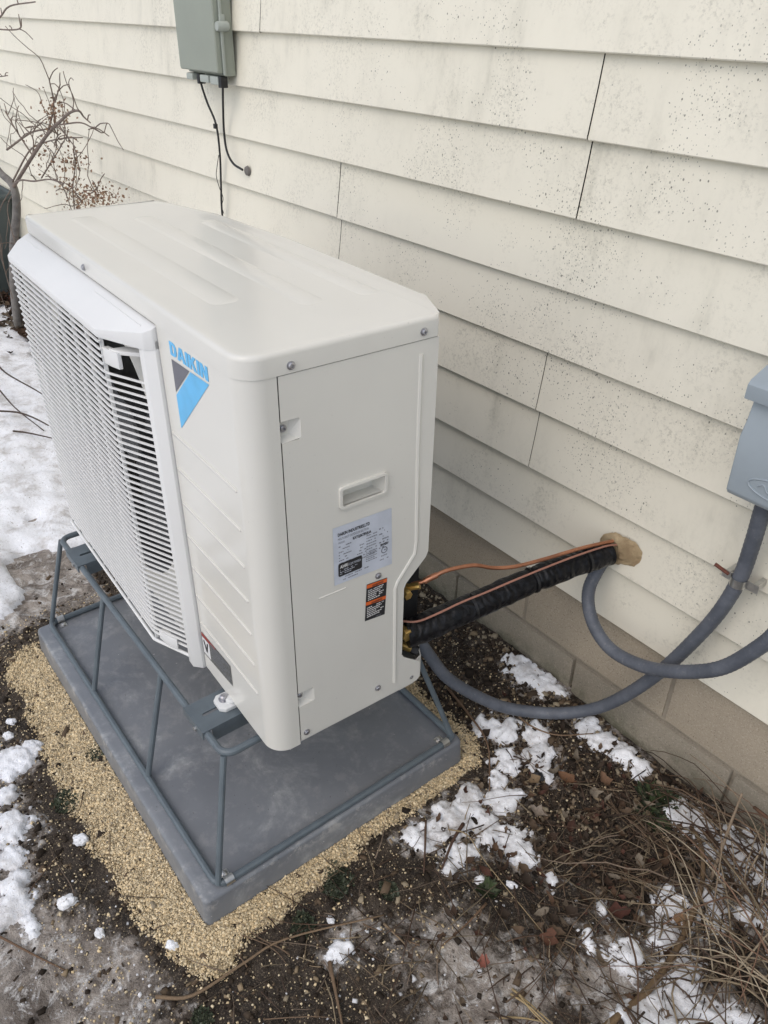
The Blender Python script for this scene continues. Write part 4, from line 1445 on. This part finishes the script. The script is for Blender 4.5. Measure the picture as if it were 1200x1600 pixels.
single_leaf(.440, .430, .045, .016, .9, (.11, .045, .034), "long maroon leaf at the foot of the snow by the vine", 6)
single_leaf(.520, .505, .030, .016, 2.4, (.33, .20, .11), "light brown leaf on snow beside the curved vine", 7)
single_leaf(.250, .620, .038, .015, 2.7, (.22, .13, .08), "brown curled leaf on the icy snow close to the foundation", 8)

# ------------------------------------------------------------------ twigs, stalks, straw
def stalk_mesh(name, list_):
    """list_: (points, radius, tint)"""
    mb, T = MB(), []
    for pts, r, c in list_:
        k = len(mb.v)
        n = len(pts)
        mb.tube(pts, [r * (1 - .55 * i / (n - 1)) for i in range(n)], 5, True)
        T += [tuple(c) + (1,)] * (len(mb.v) - k)
    me = bpy.data.meshes.new(name)
    me.from_pydata(mb.v, [], mb.f)
    at = me.color_attributes.new("tint", 'FLOAT_COLOR', 'POINT')
    at.data.foreach_set("color", np.array(T, np.float32).ravel())
    me.materials.append(MT['wood'])
    for pgn in me.polygons:
        pgn.use_smooth = True
    return me
STC = [(.17, .115, .075), (.24, .18, .115), (.12, .075, .05), (.31, .245, .16), (.085, .055, .04), (.20, .15, .11)]
def wander(x, y, z, a, el, L, n=6, wob=.25, droop=0.0):
    pts = [Vector((x, y, z))]
    for i in range(n):
        a += random.gauss(0, wob)
        el += random.gauss(0, wob * .5) - droop / n
        d = Vector((math.cos(a) * math.cos(el), math.sin(a) * math.cos(el), math.sin(el))) * (L / n)
        p = pts[-1] + d
        p.y = min(p.y, .728)
        g_ = gz(p.x, p.y) + .003
        if p.z < g_:
            p.z = g_ + random.random() * .004
            el = max(el, random.uniform(-.02, .08))
        pts.append(p)
    return pts
def tint_s():
    c, s = random.choice(STC), random.uniform(.45, 1.15)
    return tuple(v * s for v in c)

# thin litter twigs strewn over the soil and snow
tw = []
def tden(x, y):
    f = .55 * np.exp(-(((x - .36) / .22) ** 2 + ((y - .42) / .26) ** 2)) + .80 * np.exp(-(((x - .14) / .09) ** 2 + ((y + .04) / .13) ** 2)) + .3 * np.exp(-(((x - .30) / .15) ** 2 + ((y - .17) / .15) ** 2)) + .10 * (y > -.05) * (x > .05) + .03
    return np.clip(f, 0, 1) * (pad_dist(x, y) > .045)
for (x, y) in pts_where(520, -.5, .85, -.45, .72, tden):
    L = random.choice((.02, .03, .05, .08, .12)) * random.uniform(.7, 1.3)
    tw.append((wander(x, y, gz(x, y) + random.uniform(.002, .012), random.uniform(0, 6.3), random.uniform(-.05, .12), L, 4, .12), random.uniform(.0006, .0017), tint_s()))
tag(link("twig_litter", stalk_mesh("twig_litter", tw)), "thin dead twigs and straw scattered over soil and slush", "twigs", kind="stuff")

# tangled dead perennials at the right
tg = []
for _ in range(170):
    bx_, by_ = random.gauss(.60, .08), random.gauss(.54, .13)
    by_ = min(by_, .70)
    a = random.choice((random.gauss(2.6, .6), random.gauss(-1.9, .6), random.uniform(0, 6.3)))
    L = random.uniform(.10, .34)
    tg.append((wander(bx_, by_, gz(bx_, by_) + random.uniform(.0, .03), a, random.uniform(.1, .9), L, 9, .17, 1.5), random.uniform(.0008, .0021), tint_s()))
for _ in range(85):
    bx_, by_ = random.gauss(.42, .07), random.gauss(.60, .06)
    by_ = min(by_, .71)
    tg.append((wander(bx_, by_, gz(bx_, by_) + random.uniform(.0, .02), random.uniform(0, 6.3), random.uniform(.05, .7), random.uniform(.05, .20), 7, .2, 1.4), random.uniform(.0007, .0016), tint_s()))
for _ in range(46):   # tall pale stalks bowing up by the foundation
    bx_, by_ = random.uniform(.54, .78), random.uniform(.46, .70)
    c_ = random.choice([(.36, .29, .20), (.29, .22, .15), (.42, .35, .25), (.20, .12, .08)])
    tg.append((wander(bx_, by_, gz(bx_, by_) + .01, random.gauss(2.5, .7), random.uniform(.7, 1.35), random.uniform(.18, .36), 10, .08, 1.6), random.uniform(.0012, .0024), c_))
for _ in range(26):   # longer bows reaching left
    bx_, by_ = random.uniform(.52, .72), random.uniform(.56, .70)
    tg.append((wander(bx_, by_, gz(bx_, by_) + .02, random.gauss(3.0, .35), random.uniform(.3, .8), random.uniform(.25, .42), 10, .10, 1.7), random.uniform(.0012, .0024), tint_s()))
tag(link("dead_stalks", stalk_mesh("dead_stalks", tg)), "tangle of dry brown perennial stalks at the right against the foundation", "dead plants", kind="stuff")

def stick(name, pts, r, col, label, cat, lift=.004, k=5):
    P_ = [Vector((x, y, gz(x, y) + lift + (q[0] if q else 0))) for (x, y, *q) in pts]
    me = stalk_mesh(name, [(curve(P_, k), r, col)])
    return tag(link(name, me), label, cat)
stick("vine_stem", [(.54, .18, 0), (.549, .261, .002), (.553, .356, .004), (.545, .448, .006), (.520, .546, .010), (.490, .605, .012), (.450, .645, .010), (.40, .67, -.012)], .0080, (.20, .135, .075), "thick curved brown vine stem lying on snow at lower right", "vine", .007)
stick("twig", [(-.25, -.492), (-.199, -.463), (-.13, -.425), (-.076, -.394)], .0026, (.17, .105, .065), "long thin brown twig across the ice at the lower left edge", "twig")
stick("twig", [(.060, -.29), (.099, -.242), (.105, -.15, .004), (.115, -.07, .006), (.184, .093, .004)], .0034, (.23, .16, .10), "long bent brown twig below the moss in front of the pad", "twig", .006)
stick("twig", [(.19, -.03), (.225, -.045, .003), (.286, -.071)], .0042, (.20, .135, .085), "upright looking brown stem in the bottom foreground ice", "twig")
stick("twig", [(.082, .278), (.12, .245), (.165, .203)], .0030, (.115, .07, .05), "dark straight twig on the snow by the pad's right edge", "twig", .014)
stick("twig", [(.132, .335), (.15, .29), (.181, .234)], .0042, (.095, .055, .04), "thick dark twig on the snow next to the straight one", "twig", .014)
stick("twig", [(.126, .299, .01), (.16, .32, .012), (.223, .311, .006), (.398, .297)], .0017, (.34, .26, .15), "pale bent straw crossing the snow toward the slush", "straw", .010)
stick("twig", [(.279, .257), (.285, .2), (.29, .138)], .0028, (.19, .12, .075), "slanting brown twig in the middle of the dirty slush", "twig")
stick("twig", [(.193, .086), (.225, .092), (.249, .093)], .0026, (.26, .19, .12), "short pale twig in front of the moss on dirty slush", "twig")
stick("twig", [(.50, .715, .10), (.56, .70, .115), (.63, .69, .115), (.72, .66, .10), (.78, .62, .08)], .0036, (.155, .085, .055), "reddish brown cane arching level across the foundation at right", "cane", 0)
stick("twig", [(.512, .60, .0), (.500, .63, .06), (.494, .645, .13), (.492, .65, .19)], .0042, (.31, .235, .165), "cut pale stem standing upright in front of the foundation", "cane", 0)
for i, pts in enumerate((((.414, .185), (.45, .192), (.493, .199)), ((.425, .188), (.455, .185, .003), (.485, .188)), ((.418, .178), (.45, .186, .002), (.49, .193)), ((.433, .137), (.455, .165), (.481, .191)))):
    o = None
    P_ = [Vector((q[0], q[1], gz(q[0], q[1]) + .005 + (q[2] if len(q) > 2 else 0))) for q in pts]
    if i == 0:
        straw = thing("straw_bundle", "small fan of split tan straw on the foreground slush", "straw", (.45, .19, gz(.45, .19)))
    me = stalk_mesh("straw", [(curve([p - straw.location for p in P_], 4), .0022, (.40, .30, .16))])
    link("straw", me, straw)
stick("twig", [(-.161, .555), (-.06, .53, .01), (.02, .51, .004), (.105, .435)], .0034, (.20, .13, .085), "brown twig running past the pad's rear right corner", "twig", .006)
stick("twig", [(-.03, .62), (.04, .60, .012), (.11, .62, .012), (.16, .69)], .0026, (.24, .16, .10), "thin bowed twig under the hanging conduit", "twig", .012)

# twigs lying on the lawn snow at left
for pts, lab in ((((-2.754, .253, .05), (-2.555, .249, .08), (-2.30, .30, .07), (-2.10, .32, .06)), "upper thin stem crossing the snow left of the grille"),
                 (((-2.6, .17, .05), (-2.5, .182, .06), (-2.243, .181, .06), (-2.05, .22, .03)), "dark stem slanting down across the lawn snow at left"),
                 (((-2.275, .119, .05), (-2.161, .181, .07), (-2.009, .227, .07), (-1.85, .25, .06)), "bowed stem near the middle of the lawn snow at left"),
                 (((-2.086, .123, .04), (-2.025, .162, .05), (-1.90, .23, .05)), "short level stem touching the grille edge at left"),
                 (((-3.9, .57, .05), (-3.75, .545, .08), (-3.481, .501, .06), (-3.2, .46, .04)), "stem poking from the leaf bed at the far left")):
    stick("lawn_stem", pts, .0042, (.075, .055, .045), lab, "twig", .01)

# ------------------------------------------------------------------ shrub at the far left
shrub = thing("bare_shrub", "bare leaning shrub with dried brown blossom clusters against the siding", "shrub", (-3.286, .50, gz(-3.286, .5)))
so = -shrub.location
def SB(pts, r0, r1, name="branch", mat='twig', y=None, k=5):
    P_ = [Vector(p) + so for p in curve(pts, k)]
    n_ = len(P_)
    return MB().tube(P_, [r0 + (r1 - r0) * i / (n_ - 1) for i in range(n_)], 7).build(name, mat, shrub, angle=80)
SB([(-3.29, .50, -.36), (-3.286, .5, -.26), (-3.178, .5, -.045), (-3.013, .5, .164), (-2.84, .5, .335), (-2.815, .5, .432), (-2.93, .49, .47), (-3.10, .48, .56)], .024, .012, "trunk", 'bark')
BR = [([(-2.83, .5, .42), (-2.393, .49, .604), (-2.151, .48, .696), (-1.981, .47, .747), (-1.837, .46, .787), (-1.742, .455, .8), (-1.697, .45, .79), (-1.649, .45, .778)], .017, .003),
      ([(-1.986, .47, .739), (-1.825, .48, .76), (-1.74, .485, .754), (-1.684, .49, .746)], .006, .0025),
      ([(-1.988, .47, .735), (-1.874, .45, .718), (-1.782, .44, .699)], .0045, .002),
      ([(-2.155, .48, .699), (-2.103, .5, .782), (-2.099, .5, .855)], .008, .004),
      ([(-2.084, .5, .793), (-2.002, .5, .849)], .005, .004),
      ([(-2.409, .49, .591), (-2.477, .47, .668), (-2.536, .46, .73)], .007, .004),
      ([(-2.414, .49, .595), (-2.478, .52, .647), (-2.645, .53, .679)], .007, .003),
      ([(-2.119, .5, .756), (-2.20, .52, .715), (-2.358, .54, .685), (-2.61, .55, .644), (-2.941, .54, .549)], .004, .009),
      ([(-2.717, .54, .621), (-2.695, .53, .668), (-2.627, .52, .703)], .005, .0035),
      ([(-2.4, .50, .521), (-2.258, .52, .61), (-2.144, .53, .677)], .007, .0035),
      ([(-2.795, .5, .441), (-2.569, .47, .492), (-2.327, .45, .525), (-2.141, .45, .558), (-1.996, .45, .565)], .010, .0025),
      ([(-2.803, .5, .451), (-2.58, .52, .581), (-2.45, .53, .625), (-2.234, .54, .667), (-2.031, .55, .692)], .009, .0025),
      ([(-2.084, .50, .703), (-2.106, .49, .687), (-2.092, .48, .66)], .004, .003),
      ([(-2.36, .58, .25), (-2.28, .56, .436), (-2.214, .55, .522), (-2.154, .55, .589), (-2.145, .55, .634)], .006, .003),
      ([(-2.30, .57, .40), (-2.242, .56, .443), (-2.117, .55, .491), (-1.947, .54, .548)], .005, .0025),
      ([(-2.36, .58, .36), (-2.357, .56, .479), (-2.387, .55, .507)], .004, .0025),
      ([(-2.82, .5, .43), (-2.95, .45, .30), (-2.98, .43, .12), (-2.93, .42, -.05)], .006, .003),
      ([(-2.80, .5, .42), (-2.87, .47, .33), (-2.78, .45, .18), (-2.74, .44, .05)], .005, .0025),
      ([(-3.10, .48, .56), (-3.15, .5, .75), (-2.98, .53, .94), (-2.867, .55, .986), (-2.676, .55, 1.016), (-2.534, .55, 1.05), (-2.25, .55, 1.064)], .014, .004),
      ([(-2.867, .55, .986), (-2.709, .55, .978), (-2.476, .55, .985), (-2.433, .55, 1.014)], .007, .004),
      ([(-3.12, .5, .70), (-2.947, .55, .80), (-2.737, .55, .829)], .006, .0035)]
for pts, r0, r1 in BR:
    SB(pts, r0 * .42, max(.0017, r1 * .5))
SB([(-2.36, .58, gz(-2.36, .58) - .02), (-2.40, .58, .0), (-2.36, .58, .25)], .010, .006)
rb = random.Random(21)
for pts, r0, r1 in BR:            # short side spurs with buds
    cvp = curve(pts, 5)
    for _ in range(3):
        p = cvp[rb.randrange(len(cvp) // 2, len(cvp))]
        d = Vector((rb.uniform(-1, 1), rb.uniform(-.5, .5), rb.uniform(-.3, 1))).normalized() * rb.uniform(.02, .07)
        SB([p, p + d * .5 + Vector((0, 0, .006)), p + d], .0018, .0014, "spur", k=2)
for _ in range(46):                # fine tangled twigs
    pts, r0, r1 = rb.choice(BR[:18])
    cvp = curve(pts, 5)
    p = cvp[rb.randrange(len(cvp) // 4, len(cvp))].copy()
    d = Vector((rb.gauss(.3, .8), rb.gauss(0, .35), rb.gauss(.45, .6))).normalized()
    tw_ = [p.copy()]
    for _i in range(5):
        d = (d + Vector((rb.gauss(0, .35), rb.gauss(0, .2), rb.gauss(0, .35)))).normalized()
        p = p + d * rb.uniform(.02, .05)
        p.y = min(p.y, .71)
        tw_.append(p.copy())
    SB(tw_, .0016, .0010, "fine_twig", k=2)
def cluster(cx_, cy_, cz_, rx, rz_, n_, label):
    V, F, T = [], [], []
    for _ in range(n_):
        u = Vector((rb.gauss(0, .45) * rx, rb.gauss(0, .4) * rx, rb.gauss(0, .45) * rz_))
        p = Vector((cx_, cy_, cz_)) + u + so
        L = rb.uniform(.006, .015)
        a, b, c = rb.uniform(0, 6.3), rb.uniform(-1.2, 1.2), rb.uniform(0, 6.3)
        Mx = Matrix.Translation(p) @ Matrix.Rotation(a, 4, 'Z') @ Matrix.Rotation(b, 4, 'Y') @ Matrix.Rotation(c, 4, 'X')
        k = len(V)
        V += [tuple(Mx @ Vector(q)) for q in ((-L / 2, 0, 0), (0, -L * .34, L * .1), (L / 2, 0, 0), (0, L * .34, L * .1))]
        F.append((k, k + 1, k + 2, k + 3))
        col = rb.choice([(.30, .19, .12), (.40, .28, .18), (.20, .11, .07), (.34, .22, .15)])
        T += [col + (1,)] * 4
    me = bpy.data.meshes.new("dry_blossom")
    me.from_pydata(V, [], F)
    at = me.color_attributes.new("tint", 'FLOAT_COLOR', 'POINT')
    at.data.foreach_set("color", np.array(T, np.float32).ravel())
    me.materials.append(MT['wood'])
    o = link("dry_blossom", me, shrub)
    o["label"] = label
cluster(-2.10, .5, .755, .055, .065, 150, "reddish brown seed cluster on the upright twig")
cluster(-2.17, .55, .60, .075, .06, 150, "loose tan blossom cluster against the siding")
cluster(-1.97, .54, .52, .105, .045, 330, "dense brown blossom cluster just above the unit's top")
cluster(-2.28, .56, .48, .06, .06, 130, "tan blossom cluster low beside the stem")
cluster(-2.42, .52, .60, .05, .06, 60, "sparse reddish buds on the left twigs")

# dark green bin half hidden at the left edge
binr = thing("garden_bin", "dark grey green plastic bin at the left edge behind the shrub trunk", "bin", (-4.10, .52, gz(-4.1, .52)))
m3 = MB()
lo_r, hi_r = rrect(-.26, .26, -.17, .17, .05, 5), rrect(-.33, .33, -.215, .215, .06, 5)
n = len(lo_r)
m3.v = [(x, y, -.01) for x, y in lo_r] + [(x, y, .54) for x, y in hi_r] + [(x * .96, y * .94, .54) for x, y in hi_r] + [(x * .9, y * .9, .03) for x, y in lo_r]
m3.f = [tuple(reversed(range(n)))] + [(L * n + i, L * n + (i + 1) % n, (L + 1) * n + (i + 1) % n, (L + 1) * n + i) for L in range(3) for i in range(n)] + [tuple(range(3 * n, 4 * n))]
m3.build("body", 'bin', binr)
m3 = MB()
m3.tube([(x * 1.02, y * 1.02, .535) for x, y in hi_r + hi_r[:2]], .014, 8, False)
m3.build("rim", 'bin', binr)
